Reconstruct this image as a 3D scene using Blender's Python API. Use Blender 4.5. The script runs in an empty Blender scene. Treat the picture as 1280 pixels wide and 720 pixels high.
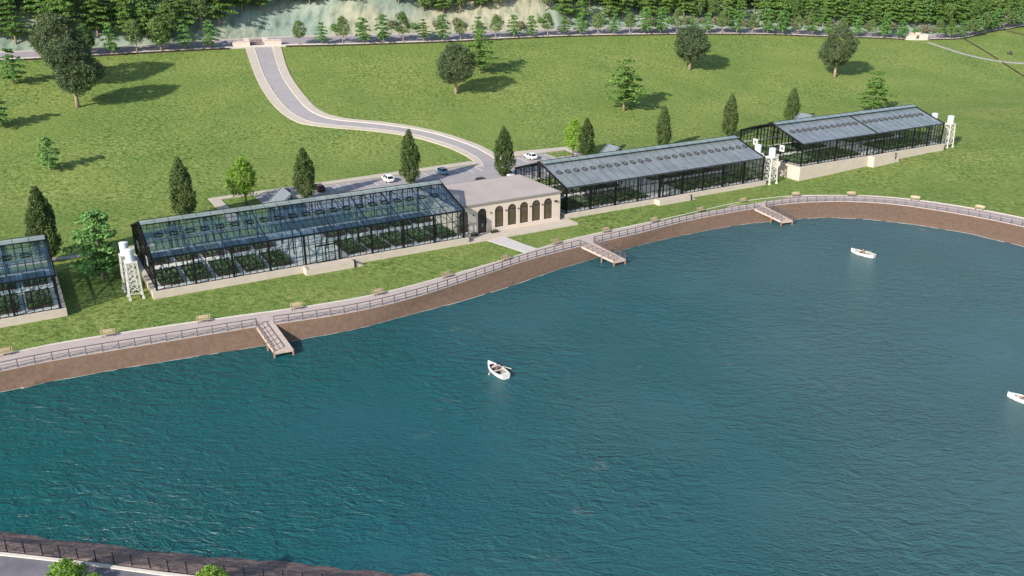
import bpy, bmesh, math, random
import numpy as np
from mathutils import Vector, Matrix
R = math.radians
PI = math.pi
sc = bpy.context.scene
col = sc.collection
C30, S30 = math.cos(R(30)), math.sin(R(30))
SUN_EL, SUN_DIR = 27.0, (0.60, 0.80)        # light travels towards (0.6, 0.8)

# ------------------------------------------------------------------ helpers
def AQ(a, q, z=0.0):                         # site axes (along the glasshouses, away from the lake) to world
    return Vector((a*C30 - q*S30, a*S30 + q*C30, z))

class MB:
    """collects shapes that become one mesh object"""
    def __init__(s): s.v = []; s.f = []; s.m = []
    def add(s, vs, fs, mi=0):
        o = len(s.v); s.v += [tuple(v) for v in vs]
        for f in fs: s.f.append(tuple(i+o for i in f)); s.m.append(mi)
    def box(s, x0, x1, y0, y1, z0, z1, mi=0):
        s.add([(x0,y0,z0),(x1,y0,z0),(x1,y1,z0),(x0,y1,z0),(x0,y0,z1),(x1,y0,z1),(x1,y1,z1),(x0,y1,z1)],
              [(0,3,2,1),(4,5,6,7),(0,1,5,4),(1,2,6,5),(2,3,7,6),(3,0,4,7)], mi)
    def beam(s, p, q, w, h=None, mi=0, up=(0,0,1)):
        p = Vector(p); q = Vector(q); d = (q-p)
        if d.length < 1e-6: return
        d.normalize(); u = Vector(up)
        if abs(d.dot(u)) > .97: u = Vector((0,1,0))
        a = d.cross(u).normalized(); b = a.cross(d).normalized()
        h = w if h is None else h
        a = a*w/2; b = b*h/2
        s.add([p-a-b,p+a-b,p+a+b,p-a+b,q-a-b,q+a-b,q+a+b,q-a+b],
              [(0,3,2,1),(4,5,6,7),(0,1,5,4),(1,2,6,5),(2,3,7,6),(3,0,4,7)], mi)
    def tube(s, pts, rads, n=8, cap=True, mi=0):
        pts = [Vector(p) for p in pts]; o = len(s.v); k = len(pts)
        for i, p in enumerate(pts):
            d = (pts[min(i+1,k-1)]-pts[max(i-1,0)]).normalized()
            u = Vector((0,0,1)) if abs(d.z) < .9 else Vector((1,0,0))
            a = d.cross(u).normalized(); b = d.cross(a)
            for j in range(n):
                t = 2*PI*j/n
                s.v.append(tuple(p + (a*math.cos(t)+b*math.sin(t))*rads[i]))
        for i in range(k-1):
            for j in range(n):
                s.f.append((o+i*n+j, o+i*n+(j+1)%n, o+(i+1)*n+(j+1)%n, o+(i+1)*n+j)); s.m.append(mi)
        if cap:
            s.f.append(tuple(o+j for j in range(n))[::-1]); s.m.append(mi)
            s.f.append(tuple(o+(k-1)*n+j for j in range(n))); s.m.append(mi)
    def lathe(s, prof, n=16, c=(0,0,0), mi=0):
        o = len(s.v); k = len(prof)
        for r, z in prof:
            for j in range(n):
                t = 2*PI*j/n; s.v.append((c[0]+r*math.cos(t), c[1]+r*math.sin(t), c[2]+z))
        for i in range(k-1):
            for j in range(n):
                s.f.append((o+i*n+j, o+i*n+(j+1)%n, o+(i+1)*n+(j+1)%n, o+(i+1)*n+j)); s.m.append(mi)
        s.f.append(tuple(o+j for j in range(n))[::-1]); s.m.append(mi)
        s.f.append(tuple(o+(k-1)*n+j for j in range(n))); s.m.append(mi)
    def mesh(s, name, mats, smooth=False):
        me = bpy.data.meshes.new(name); me.from_pydata(s.v, [], s.f)
        if not isinstance(mats, (list, tuple)): mats = [mats]
        for m in mats: me.materials.append(m)
        if len(mats) > 1: me.polygons.foreach_set('material_index', s.m)
        if smooth: me.polygons.foreach_set('use_smooth', [True]*len(s.f))
        me.update(); return me
    def build(s, name, mats, parent=None, loc=None, rz=0, smooth=False):
        return link(name, s.mesh(name, mats, smooth), parent, loc, rz)

def link(name, me, parent=None, loc=None, rz=0):
    o = bpy.data.objects.new(name, me); col.objects.link(o)
    if parent: o.parent = parent
    if loc is not None: o.location = loc
    if rz: o.rotation_euler = (0,0,rz)
    return o
def empty(name, loc, rz=0):
    o = bpy.data.objects.new(name, None); col.objects.link(o)
    o.location = loc; o.rotation_euler = (0,0,rz); o.empty_display_size = .3
    return o
def tag(o, label=None, cat=None, group=None, kind=None):
    if label: o['label'] = label
    if cat: o['category'] = cat
    if group: o['group'] = group
    if kind: o['kind'] = kind
    return o
def copy_tree(o, parent=None):
    c = o.copy(); col.objects.link(c)
    if parent: c.parent = parent
    for ch in [x for x in KIDS.get(o.name, [])]: copy_tree(ch, c)
    return c
KIDS = {}
def index_kids(o):
    KIDS[o.name] = list(o.children)
    for c in o.children: index_kids(c)
def nth(n):
    w = ['first','second','third','fourth','fifth','sixth','seventh','eighth','ninth','tenth','eleventh','twelfth']
    return w[n-1] if n <= 12 else '%d%s' % (n, 'th' if 10 < n % 100 < 20 else {1:'st',2:'nd',3:'rd'}.get(n % 10, 'th'))

# ------------------------------------------------------------------ materials
def mat(name, color, rough=.7, metal=0., spec=.3, var=0., scale=1., bump=0., bscale=None, detail=6):
    m = bpy.data.materials.new(name); m.use_nodes = True
    nt = m.node_tree; b = nt.nodes['Principled BSDF']
    b.inputs['Base Color'].default_value = (*color, 1); b.inputs['Roughness'].default_value = rough
    b.inputs['Metallic'].default_value = metal; b.inputs['Specular IOR Level'].default_value = spec
    if var or bump:
        tc = nt.nodes.new('ShaderNodeTexCoord')
        n = nt.nodes.new('ShaderNodeTexNoise'); n.inputs['Scale'].default_value = scale; n.inputs['Detail'].default_value = detail
        nt.links.new(tc.outputs['Object'], n.inputs['Vector'])
        if var:
            r = nt.nodes.new('ShaderNodeValToRGB'); e = r.color_ramp.elements
            e[0].position = .3; e[1].position = .7
            e[0].color = (*[c*(1-var) for c in color], 1); e[1].color = (*[min(1, c*(1+var)) for c in color], 1)
            nt.links.new(n.outputs['Fac'], r.inputs['Fac']); nt.links.new(r.outputs['Color'], b.inputs['Base Color'])
        if bump:
            n2 = nt.nodes.new('ShaderNodeTexNoise'); n2.inputs['Scale'].default_value = bscale or scale*4; n2.inputs['Detail'].default_value = 5
            nt.links.new(tc.outputs['Object'], n2.inputs['Vector'])
            bp = nt.nodes.new('ShaderNodeBump'); bp.inputs['Strength'].default_value = bump; bp.inputs['Distance'].default_value = .1
            nt.links.new(n2.outputs['Fac'], bp.inputs['Height']); nt.links.new(bp.outputs['Normal'], b.inputs['Normal'])
    return m

def leafmat(name, c, c2, trans=.25):
    m = bpy.data.materials.new(name); m.use_nodes = True
    nt = m.node_tree; b = nt.nodes['Principled BSDF']; out = nt.nodes['Material Output']
    b.inputs['Roughness'].default_value = .55; b.inputs['Specular IOR Level'].default_value = .25
    oi = nt.nodes.new('ShaderNodeObjectInfo'); geo = nt.nodes.new('ShaderNodeNewGeometry')
    add = nt.nodes.new('ShaderNodeMath'); add.operation = 'ADD'
    mul = nt.nodes.new('ShaderNodeMath'); mul.operation = 'MULTIPLY'; mul.inputs[1].default_value = .5
    nt.links.new(oi.outputs['Random'], add.inputs[0]); nt.links.new(geo.outputs['Random Per Island'], add.inputs[1])
    nt.links.new(add.outputs[0], mul.inputs[0])
    mx = nt.nodes.new('ShaderNodeMix'); mx.data_type = 'RGBA'
    mx.inputs[6].default_value = (*c, 1); mx.inputs[7].default_value = (*c2, 1)
    nt.links.new(mul.outputs[0], mx.inputs[0]); nt.links.new(mx.outputs[2], b.inputs['Base Color'])
    tr = nt.nodes.new('ShaderNodeBsdfTranslucent'); nt.links.new(mx.outputs[2], tr.inputs['Color'])
    ms = nt.nodes.new('ShaderNodeMixShader'); ms.inputs[0].default_value = trans
    nt.links.new(b.outputs[0], ms.inputs[1]); nt.links.new(tr.outputs[0], ms.inputs[2]); nt.links.new(ms.outputs[0], out.inputs['Surface'])
    return m

def glassmat(name, tint, refl, rough=.03, milky=None, milk=0., gcol=(.9,.95,1)):
    m = bpy.data.materials.new(name); m.use_nodes = True
    nt = m.node_tree; nt.nodes.remove(nt.nodes['Principled BSDF']); out = nt.nodes['Material Output']
    t = nt.nodes.new('ShaderNodeBsdfTransparent'); t.inputs['Color'].default_value = (*tint, 1)
    src = t
    if milky:
        d = nt.nodes.new('ShaderNodeBsdfDiffuse'); d.inputs['Color'].default_value = (*milky, 1)
        tc = nt.nodes.new('ShaderNodeTexCoord'); n = nt.nodes.new('ShaderNodeTexNoise'); n.inputs['Scale'].default_value = .35; n.inputs['Detail'].default_value = 8
        mp = nt.nodes.new('ShaderNodeMapRange'); mp.inputs[1].default_value = .3; mp.inputs[2].default_value = .7
        mp.inputs[3].default_value = milk-.16; mp.inputs[4].default_value = milk+.1
        nt.links.new(tc.outputs['Object'], n.inputs['Vector']); nt.links.new(n.outputs['Fac'], mp.inputs[0])
        mm = nt.nodes.new('ShaderNodeMixShader'); nt.links.new(mp.outputs[0], mm.inputs[0])
        nt.links.new(t.outputs[0], mm.inputs[1]); nt.links.new(d.outputs[0], mm.inputs[2]); src = mm
    g = nt.nodes.new('ShaderNodeBsdfGlossy'); g.inputs['Roughness'].default_value = rough; g.inputs['Color'].default_value = (*gcol, 1)
    fr = nt.nodes.new('ShaderNodeLayerWeight'); fr.inputs['Blend'].default_value = .5
    pw = nt.nodes.new('ShaderNodeMath'); pw.operation = 'POWER'; pw.inputs[1].default_value = 4.
    nt.links.new(fr.outputs['Facing'], pw.inputs[0])
    ml = nt.nodes.new('ShaderNodeMath'); ml.operation = 'MULTIPLY_ADD'; ml.inputs[1].default_value = .9; ml.inputs[2].default_value = .04*refl; ml.use_clamp = True
    nt.links.new(pw.outputs[0], ml.inputs[0])
    ms = nt.nodes.new('ShaderNodeMixShader'); nt.links.new(ml.outputs[0], ms.inputs[0])
    nt.links.new(src.outputs[0], ms.inputs[1]); nt.links.new(g.outputs[0], ms.inputs[2]); nt.links.new(ms.outputs[0], out.inputs['Surface'])
    return m

M = {}
M['black'] = mat('black_steel', (.007,.0075,.008), .6, 0, .15)
M['rail'] = mat('rail_paint', (.10,.082,.085), .6)
M['cream'] = mat('cream_render', (.455,.395,.33), .85, var=.07, scale=.7, bump=.15, bscale=8)
M['facade'] = mat('facade_stucco', (.52,.445,.38), .85, var=.05, scale=.5, bump=.15, bscale=10)
M['floor'] = mat('pale_floor', (.74,.74,.71), .8, var=.06, scale=1.5)
M['flatroof'] = mat('roof_membrane', (.385,.325,.305), .85, var=.07, scale=.25, bump=.1, bscale=6)
M['rooftrim'] = mat('roof_trim', (.22,.20,.19), .7)
M['white'] = mat('white_paint', (.54,.53,.49), .5, var=.05, scale=2)
M['tank'] = mat('tank_paint', (.56,.59,.62), .4, var=.04, scale=1)
M['asphalt'] = mat('asphalt', (.30,.275,.28), .9, var=.08, scale=.5, bump=.2, bscale=12)
M['asphalt_d'] = mat('hill_road_asphalt', (.27,.245,.265), .9, var=.12, scale=.35, bump=.2, bscale=12)
M['walk'] = mat('pavement_concrete', (.43,.375,.315), .85, var=.07, scale=.6, bump=.15, bscale=8)
M['prom'] = mat('promenade_concrete', (.40,.335,.31), .85, var=.07, scale=.7, bump=.15, bscale=8)
M['kerb'] = mat('kerb_stone', (.55,.50,.43), .8, var=.08, scale=2)
M['kerbdark'] = mat('dark_kerb_face', (.045,.03,.022), .9, var=.2, scale=2)
M['line'] = mat('road_paint', (.70,.68,.66), .7)
M['paver'] = mat('white_paver', (.47,.44,.425), .8, var=.12, scale=1.8, bump=.3, bscale=5)
M['bench'] = mat('bench_wood', (.36,.285,.185), .6, var=.12, scale=4)
M['benchleg'] = mat('bench_iron', (.05,.04,.035), .5)
M['dock'] = mat('dock_planks', (.42,.335,.29), .8, var=.15, scale=2.2, bump=.2, bscale=6)
M['dockpost'] = mat('dock_timber', (.20,.13,.08), .8, var=.2, scale=3)
M['hull'] = mat('boat_white', (.66,.66,.64), .35, spec=.5)
M['boatin'] = mat('boat_inside', (.20,.165,.14), .7, var=.12, scale=3)
M['thwart'] = mat('thwart_wood', (.62,.52,.42), .6)
M['gate'] = mat('gate_bronze', (.17,.085,.05), .5, metal=.2)
M['gatepier'] = mat('gate_pier', (.62,.50,.44), .8, var=.06, scale=1)
M['slate'] = mat('slate_roof', (.15,.17,.19), .45, var=.15, scale=3)
M['fan'] = mat('fan_grey', (.10,.112,.12), .4)
M['bark'] = mat('bark', (.13,.095,.065), .9, var=.3, scale=4, bump=.4)
M['barkpale'] = mat('bark_pale', (.27,.21,.15), .9, var=.25, scale=4, bump=.4)
M['oak'] = leafmat('oak_leaves', (.064,.104,.046), (.13,.168,.080), .28)
M['poplar'] = leafmat('poplar_leaves', (.056,.096,.028), (.122,.170,.054), .28)
M['linden'] = leafmat('linden_leaves', (.15,.28,.032), (.26,.41,.06), .4)
M['fir'] = leafmat('fir_boughs', (.09,.19,.036), (.215,.345,.088), .32)
M['firbright'] = leafmat('bright_boughs', (.10,.23,.055), (.20,.36,.11), .3)
M['sage'] = leafmat('sage_leaves', (.090,.150,.045), (.19,.265,.09), .25)
M['forest'] = leafmat('forest_leaves', (.08,.155,.038), (.18,.275,.08), .32)
M['shrub'] = leafmat('dry_shrub', (.15,.16,.09), (.27,.25,.16), .2)
M['crop'] = leafmat('crop_leaves', (.075,.14,.065), (.15,.22,.115), .3)
M['soil'] = mat('soil', (.075,.085,.055), .95, var=.3, scale=2)
M['glass_clear'] = glassmat('clear_glass', (.78,.86,.88), 1.6, .02)
M['glass_wall'] = glassmat('wall_glass', (.93,.96,.95), .9, .02)
M['glass_blue'] = glassmat('blue_sky_reflect_roof_glass', (.68,.78,.82), 2.2, .03, (.045,.10,.155), .27)  # blue tint and diffuse share paint in the reflected sky
M['glass_grey'] = glassmat('grey_sky_reflect_roof_glass', (.55,.60,.60), 1.6, .10, (.245,.27,.285), .74, (.78,.78,.76))  # grey diffuse share stands in for sky mirrored on the roof
M['glass_ridge'] = glassmat('ridge_vent_glass', (.62,.74,.68), 1.6, .08, (.32,.38,.35), .62, (.85,.88,.85))
M['darkglass'] = mat('dark_window_glass', (.075,.058,.040), .12, spec=.6, var=.15, scale=1)
M['winframe'] = mat('bronze_frame', (.035,.027,.02), .5)
M['tyre'] = mat('tyre_rubber', (.015,.015,.015), .8)
M['rim'] = mat('alloy_rim', (.45,.46,.48), .3, metal=.8)
M['carglass'] = mat('car_glass', (.012,.014,.017), .06, spec=.6)
M['lamp'] = mat('headlamp', (.75,.78,.8), .15)
M['tail'] = mat('tail_lamp', (.28,.012,.012), .3)
M['carwhite'] = mat('car_paint_white', (.78,.78,.77), .25, spec=.5)
M['carblue'] = mat('car_paint_blue', (.22,.33,.42), .25, spec=.5)
M['carred'] = mat('car_paint_maroon', (.085,.03,.04), .25, spec=.5)
M['cardark'] = mat('car_paint_black', (.018,.018,.02), .25, spec=.5)
M['skin'] = mat('skin', (.42,.25,.18), .6)
M['shirt'] = mat('grey_shirt', (.15,.125,.12), .9, var=.1, scale=6)
M['shirt2'] = mat('brown_shirt', (.32,.24,.16), .9, var=.1, scale=6)
M['trouser'] = mat('dark_trousers', (.07,.06,.055), .9)
M['hair'] = mat('dark_hair', (.03,.022,.018), .7)
M['rock'] = mat('boulder', (.045,.045,.035), .9, var=.3, scale=2, bump=.4)

# ------------------------------------------------------------------ ground shape
def sstep(a, b, x):
    t = np.clip((x-a)/(b-a), 0, 1); return t*t*(3-2*t)
def catmull(P, n=8):
    P = [Vector(p) for p in P]; out = []
    Q = [P[0]*2-P[1]] + P + [P[-1]*2-P[-2]]
    for i in range(1, len(Q)-2):
        p0, p1, p2, p3 = Q[i-1:i+3]
        for k in range(n):
            t = k/n
            out.append(.5*((2*p1) + (p2-p0)*t + (2*p0-5*p1+4*p2-p3)*t*t + (3*p1-p0-3*p2+p3)*t**3))
    out.append(P[-1]); return out
def resample(P, step=None, n=None):
    P = [Vector(p) for p in P]; L = [0]
    for i in range(1, len(P)): L.append(L[-1]+(P[i]-P[i-1]).length)
    if n is None: n = max(2, int(round(L[-1]/step))+1)
    out = []; j = 0
    for k in range(n):
        s = L[-1]*k/(n-1)
        while j < len(P)-2 and L[j+1] < s: j += 1
        t = (s-L[j])/max(1e-9, L[j+1]-L[j]); out.append(P[j].lerp(P[j+1], min(1, t)))
    return out

ROAD_LO = [(-420,105),(-250,200),(-190,231),(-144.1,255.7),(-123.4,267.5),(-107.1,277.4),(-86.1,289.1),(-76,294.5),(-53.3,304.6),(-22.4,319.8),(0,332.2),
           (24,344.4),(49.6,355.7),(76.7,367.1),(105.2,377.3),(126.9,383.1),(157,391.4),(173.4,395),(185,399.9),(201,407.8),(223.1,427.4),(248.5,447.2),(330,520),(460,640)]
ROAD_UP = [(-424,112),(-254,207.5),(-194,238.5),(-147.6,263),(-119.3,278.1),(-103.6,289),(-77.2,305.3),(-44.7,320.6),(0,342.9),(24.7,354.7),(51.1,367.3),
           (107.8,387.6),(137.3,394.5),(160,400.2),(177.3,404.6),(188.8,409),(211.6,423),(235,446),(259.3,468.3),(340,540),(470,660)]
_rx = np.array([p[0] for p in ROAD_UP]); _ry = np.array([p[1] for p in ROAD_UP])
def hill_d(x, y): return (y - np.interp(x, _rx, _ry))*.87
PROM_IN = [(-330,-40),(-140,62),(-95,88),(-66.9,104.9),(-60.4,108.9),(-49.4,114),(-39.3,118.1),(-28.6,122.4),(-19.7,127.3),(-10.4,134.7),(0,143.8),(8.7,152.2),(18,158.9),
           (31.5,167.8),(46.5,178.3),(54.2,182),(61,184),(68.5,184.2),(78.4,183.3),(89.5,177.7),(100.5,167.3),(112,150),(124,122),(140,80),(150,30)]
RAIL = [(-327,-45),(-137,56.5),(-92,83),(-64.3,100),(-58.8,103.3),(-52.8,106.2),(-41.8,111.3),(-35.9,114.0),(-33.3,115.0),(-23.3,119.3),(-14.6,125.3),(-5.2,134.3),(2.7,142.2),(12.1,149.6),
        (15.1,151.7),(23.8,157.6),(34.2,165.4),(45.1,171.8),(49,173.8),(52.5,175.7),(59.8,178.3),(66,179.2),(71,179.2),(79.3,177),(89.2,170),(97.3,161.4),(108,146),(119.5,120),(135,79),(145,30)]
SHORE = [(-326,-48),(-136,54.5),(-91,81.5),(-63.8,98.3),(-61.2,99.3),(-59.1,100.9),(-54,103.4),(-48.8,106),(-41.3,109.2),(-33.4,112.3),(-29.4,114.2),(-22.1,118.1),(-16.8,122.0),(-9.9,127),(0,135.3),
         (5.4,140.6),(11.2,145.9),(17.3,151),(23.8,156.3),(32.1,161.9),(40.9,167),(49.8,170.8),(58.7,173.4),(65.4,174.0),(72.9,172.5),(79.8,169.7),(86.9,164.4),(90.8,159.9),(95.1,154.5),
         (104,140),(115,116),(131,77),(141,30)]
NEAR_SH = [(-330,115),(-130,83),(-70,73.6),(-48.5,70),(-38.8,68.6),(-29.2,66.8),(-17.2,65.2),(-5.6,63.9),(20,60.5),(60,52),(100,38),(141,20)]
NEAR_KB = [(-330,109),(-130,77.5),(-70,68),(-45,64.4),(-35.9,62.9),(-27.1,61.3),(-15,59.7),(-3,58.2),(20,54.8),(60,46.3),(100,32),(138,14)]
WATER_Z = -3.2
_mid = [((a[0]*.5+b[0]*.5), (a[1]*.5+b[1]*.5)) for a, b in zip(resample([(*p,0) for p in PROM_IN], n=160), resample([(*p,0) for p in RAIL], n=160))]
_nk = [(p[0], p[1]-2.5) for p in NEAR_KB]
LAKE = _mid + _nk[::-1]
def in_poly(x, y, poly):
    ins = np.zeros(x.shape, bool); n = len(poly)
    for i in range(n):
        x0, y0 = poly[i]; x1, y1 = poly[(i+1) % n]
        if y0 == y1: continue
        c = ((y0 > y) != (y1 > y)) & (x < (x1-x0)*(y-y0)/(y1-y0)+x0)
        ins ^= c
    return ins
def ground(x, y):
    x = np.asarray(x, float); y = np.asarray(y, float)
    q = -S30*x + C30*y; a = C30*x + S30*y
    t = q-197.; w = 14.
    z = -1.1 - .2*(1-sstep(122, 134, q)) + .2*np.where(t > w, t, np.where(t < -w, 0, (t+w)**2/(4*w)))
    z = z + 1.6*sstep(145, 205, a)*sstep(118, 136, q)*(1-sstep(160, 190, q))
    d = hill_d(x, y); dd = np.maximum(0, d-1.2)
    z = z + .5*np.minimum(dd, 60) + .25*np.maximum(0, dd-60) + np.where(dd > 0, 1.1*np.sin(x*.11+1.3*np.sin(y*.06))*np.minimum(1, dd/12), 0)
    z = np.where((y < 95) & (q < 100), -1.3, z)
    return z
def gz(x, y): return float(ground(x, y))

def axis(lo, hi, f0, f1, fine, far):
    c = list(np.arange(f0, f1+.01, fine)); s = fine; v = f1
    while v < hi: s *= 1.22; v += min(s, far); c.append(v)
    s = fine; v = f0
    while v > lo: s *= 1.22; v -= min(s, far); c.insert(0, v)
    return np.array(c)
gx = axis(-900, 1000, -150, 262, 1.6, 60); gy = axis(-300, 1500, 54, 440, 1.8, 60)
X, Y = np.meshgrid(gx, gy)
Z = ground(X, Y); lake = in_poly(X, Y, LAKE); Z = np.where(lake, -6.5, Z)
nx, ny = len(gx), len(gy)
verts = np.stack([X.ravel(), Y.ravel(), Z.ravel()], 1)
ii = np.arange(nx*ny).reshape(ny, nx)
quads = np.stack([ii[:-1,:-1].ravel(), ii[:-1,1:].ravel(), ii[1:,1:].ravel(), ii[1:,:-1].ravel()], 1)

def grassmat():
    m = bpy.data.materials.new('lawn'); m.use_nodes = True; nt = m.node_tree; b = nt.nodes['Principled BSDF']
    N = nt.nodes.new; L = nt.links.new
    b.inputs['Roughness'].default_value = .85; b.inputs['Specular IOR Level'].default_value = .1
    tc = N('ShaderNodeTexCoord')
    def noise(s, d=5, r=.6, vec=None):
        n = N('ShaderNodeTexNoise'); n.inputs['Scale'].default_value = s; n.inputs['Detail'].default_value = d; n.inputs['Roughness'].default_value = r
        L(vec or tc.outputs['Object'], n.inputs['Vector']); return n
    n1 = noise(1.15, 6, .72); n2 = noise(.045, 3); n3 = noise(4.5, 3, .7)
    pt = noise(.035, 3); pm_ = N('ShaderNodeMapRange'); pm_.inputs[1].default_value = .36; pm_.inputs[2].default_value = .64; pm_.inputs[3].default_value = .45; pm_.inputs[4].default_value = 1.4
    L(pt.outputs['Fac'], pm_.inputs[0])
    c0 = N('ShaderNodeMath'); c0.operation = 'SUBTRACT'; c0.inputs[1].default_value = .5; L(n1.outputs['Fac'], c0.inputs[0])
    c1 = N('ShaderNodeMath'); c1.operation = 'MULTIPLY'; L(c0.outputs[0], c1.inputs[0]); L(pm_.outputs[0], c1.inputs[1])
    c2 = N('ShaderNodeMath'); c2.operation = 'ADD'; c2.inputs[1].default_value = .53; L(c1.outputs[0], c2.inputs[0])
    r1 = N('ShaderNodeValToRGB'); e = r1.color_ramp.elements
    e[0].position = .33; e[0].color = (.046,.082,.018,1); e[1].position = .68; e[1].color = (.250,.295,.086,1)
    e2 = e.new(.5); e2.color = (.146,.201,.049,1)
    L(c2.outputs[0], r1.inputs['Fac'])
    r2 = N('ShaderNodeValToRGB'); e = r2.color_ramp.elements
    e[0].position = .35; e[0].color = (.80,.90,.85,1); e[1].position = .66; e[1].color = (1.12,1.06,1.1,1)
    L(n2.outputs['Fac'], r2.inputs['Fac'])
    mx = N('ShaderNodeMix'); mx.data_type = 'RGBA'; mx.blend_type = 'MULTIPLY'; mx.inputs[0].default_value = 1
    L(r1.outputs['Color'], mx.inputs[6]); L(r2.outputs['Color'], mx.inputs[7])
    r3 = N('ShaderNodeValToRGB'); e = r3.color_ramp.elements
    e[0].position = .3; e[0].color = (.78,.78,.78,1); e[1].position = .7; e[1].color = (1.2,1.2,1.2,1)
    L(n3.outputs['Fac'], r3.inputs['Fac'])
    my = N('ShaderNodeMix'); my.data_type = 'RGBA'; my.blend_type = 'MULTIPLY'; my.inputs[0].default_value = 1
    L(mx.outputs[2], my.inputs[6]); L(r3.outputs['Color'], my.inputs[7])
    L(my.outputs[2], b.inputs['Base Color'])
    nb = noise(1.1, 7, .72); bp = N('ShaderNodeBump'); bp.inputs['Strength'].default_value = .8; bp.inputs['Distance'].default_value = .6
    L(nb.outputs['Fac'], bp.inputs['Height']); L(bp.outputs['Normal'], b.inputs['Normal'])
    return m
def hillmat():
    m = bpy.data.materials.new('wooded_slope'); m.use_nodes = True; nt = m.node_tree; b = nt.nodes['Principled BSDF']
    N = nt.nodes.new; L = nt.links.new
    b.inputs['Roughness'].default_value = .95; b.inputs['Specular IOR Level'].default_value = .05
    tc = N('ShaderNodeTexCoord'); mp = N('ShaderNodeMapping'); mp.inputs['Scale'].default_value = (.42,.13,.12)
    mp.inputs['Rotation'].default_value = (0,0,R(-30))
    L(tc.outputs['Object'], mp.inputs['Vector'])
    n = N('ShaderNodeTexNoise'); n.inputs['Scale'].default_value = 1.; n.inputs['Detail'].default_value = 6; n.inputs['Roughness'].default_value = .65
    L(mp.outputs[0], n.inputs['Vector'])
    r = N('ShaderNodeValToRGB'); e = r.color_ramp.elements
    e[0].position = .30; e[0].color = (.12,.15,.11,1); e[1].position = .70; e[1].color = (.40,.385,.315,1)
    k = e.new(.5); k.color = (.28,.30,.235,1)
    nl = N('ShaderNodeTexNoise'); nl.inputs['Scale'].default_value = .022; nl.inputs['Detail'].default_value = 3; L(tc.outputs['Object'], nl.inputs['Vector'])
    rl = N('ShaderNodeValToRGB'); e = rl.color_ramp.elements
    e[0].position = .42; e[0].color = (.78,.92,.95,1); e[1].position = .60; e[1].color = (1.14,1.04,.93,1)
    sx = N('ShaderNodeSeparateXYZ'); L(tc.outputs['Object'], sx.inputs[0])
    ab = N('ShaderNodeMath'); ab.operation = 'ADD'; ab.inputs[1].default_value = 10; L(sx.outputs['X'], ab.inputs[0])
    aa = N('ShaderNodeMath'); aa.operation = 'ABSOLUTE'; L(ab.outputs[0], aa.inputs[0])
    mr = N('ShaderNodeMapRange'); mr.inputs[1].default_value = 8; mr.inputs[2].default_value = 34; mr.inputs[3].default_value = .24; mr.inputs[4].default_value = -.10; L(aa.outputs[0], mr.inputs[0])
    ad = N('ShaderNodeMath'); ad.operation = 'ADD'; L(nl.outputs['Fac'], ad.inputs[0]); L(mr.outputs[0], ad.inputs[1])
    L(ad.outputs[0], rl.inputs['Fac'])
    mm = N('ShaderNodeMix'); mm.data_type = 'RGBA'; mm.blend_type = 'MULTIPLY'; mm.inputs[0].default_value = 1
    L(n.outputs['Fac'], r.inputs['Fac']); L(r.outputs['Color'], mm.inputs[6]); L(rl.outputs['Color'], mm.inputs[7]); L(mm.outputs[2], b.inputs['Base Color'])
    bp = N('ShaderNodeBump'); bp.inputs['Strength'].default_value = .5; bp.inputs['Distance'].default_value = .5
    L(n.outputs['Fac'], bp.inputs['Height']); L(bp.outputs['Normal'], b.inputs['Normal'])
    return m
M['lawn'] = grassmat(); M['hill'] = hillmat()
hd = hill_d(X, Y)
qz = hd.ravel()[quads].mean(1)
def sheet(name, sel, m):
    me = bpy.data.meshes.new(name); used = np.unique(quads[sel]); remap = -np.ones(nx*ny, int); remap[used] = np.arange(len(used))
    me.from_pydata(verts[used].tolist(), [], remap[quads[sel]].tolist()); me.materials.append(m)
    me.polygons.foreach_set('use_smooth', [True]*len(me.polygons)); me.update()
    return tag(link(name, me), kind='structure')
me = bpy.data.meshes.new('ground'); me.from_pydata(verts.tolist(), [], quads.tolist())
me.materials.append(M['lawn']); me.materials.append(M['hill'])
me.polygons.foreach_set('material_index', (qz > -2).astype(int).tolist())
me.polygons.foreach_set('use_smooth', [True]*len(me.polygons)); me.update()
tag(link('ground', me), 'sunlit green lawn sloping up from the promenade to the hillside road', kind='structure')

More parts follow.
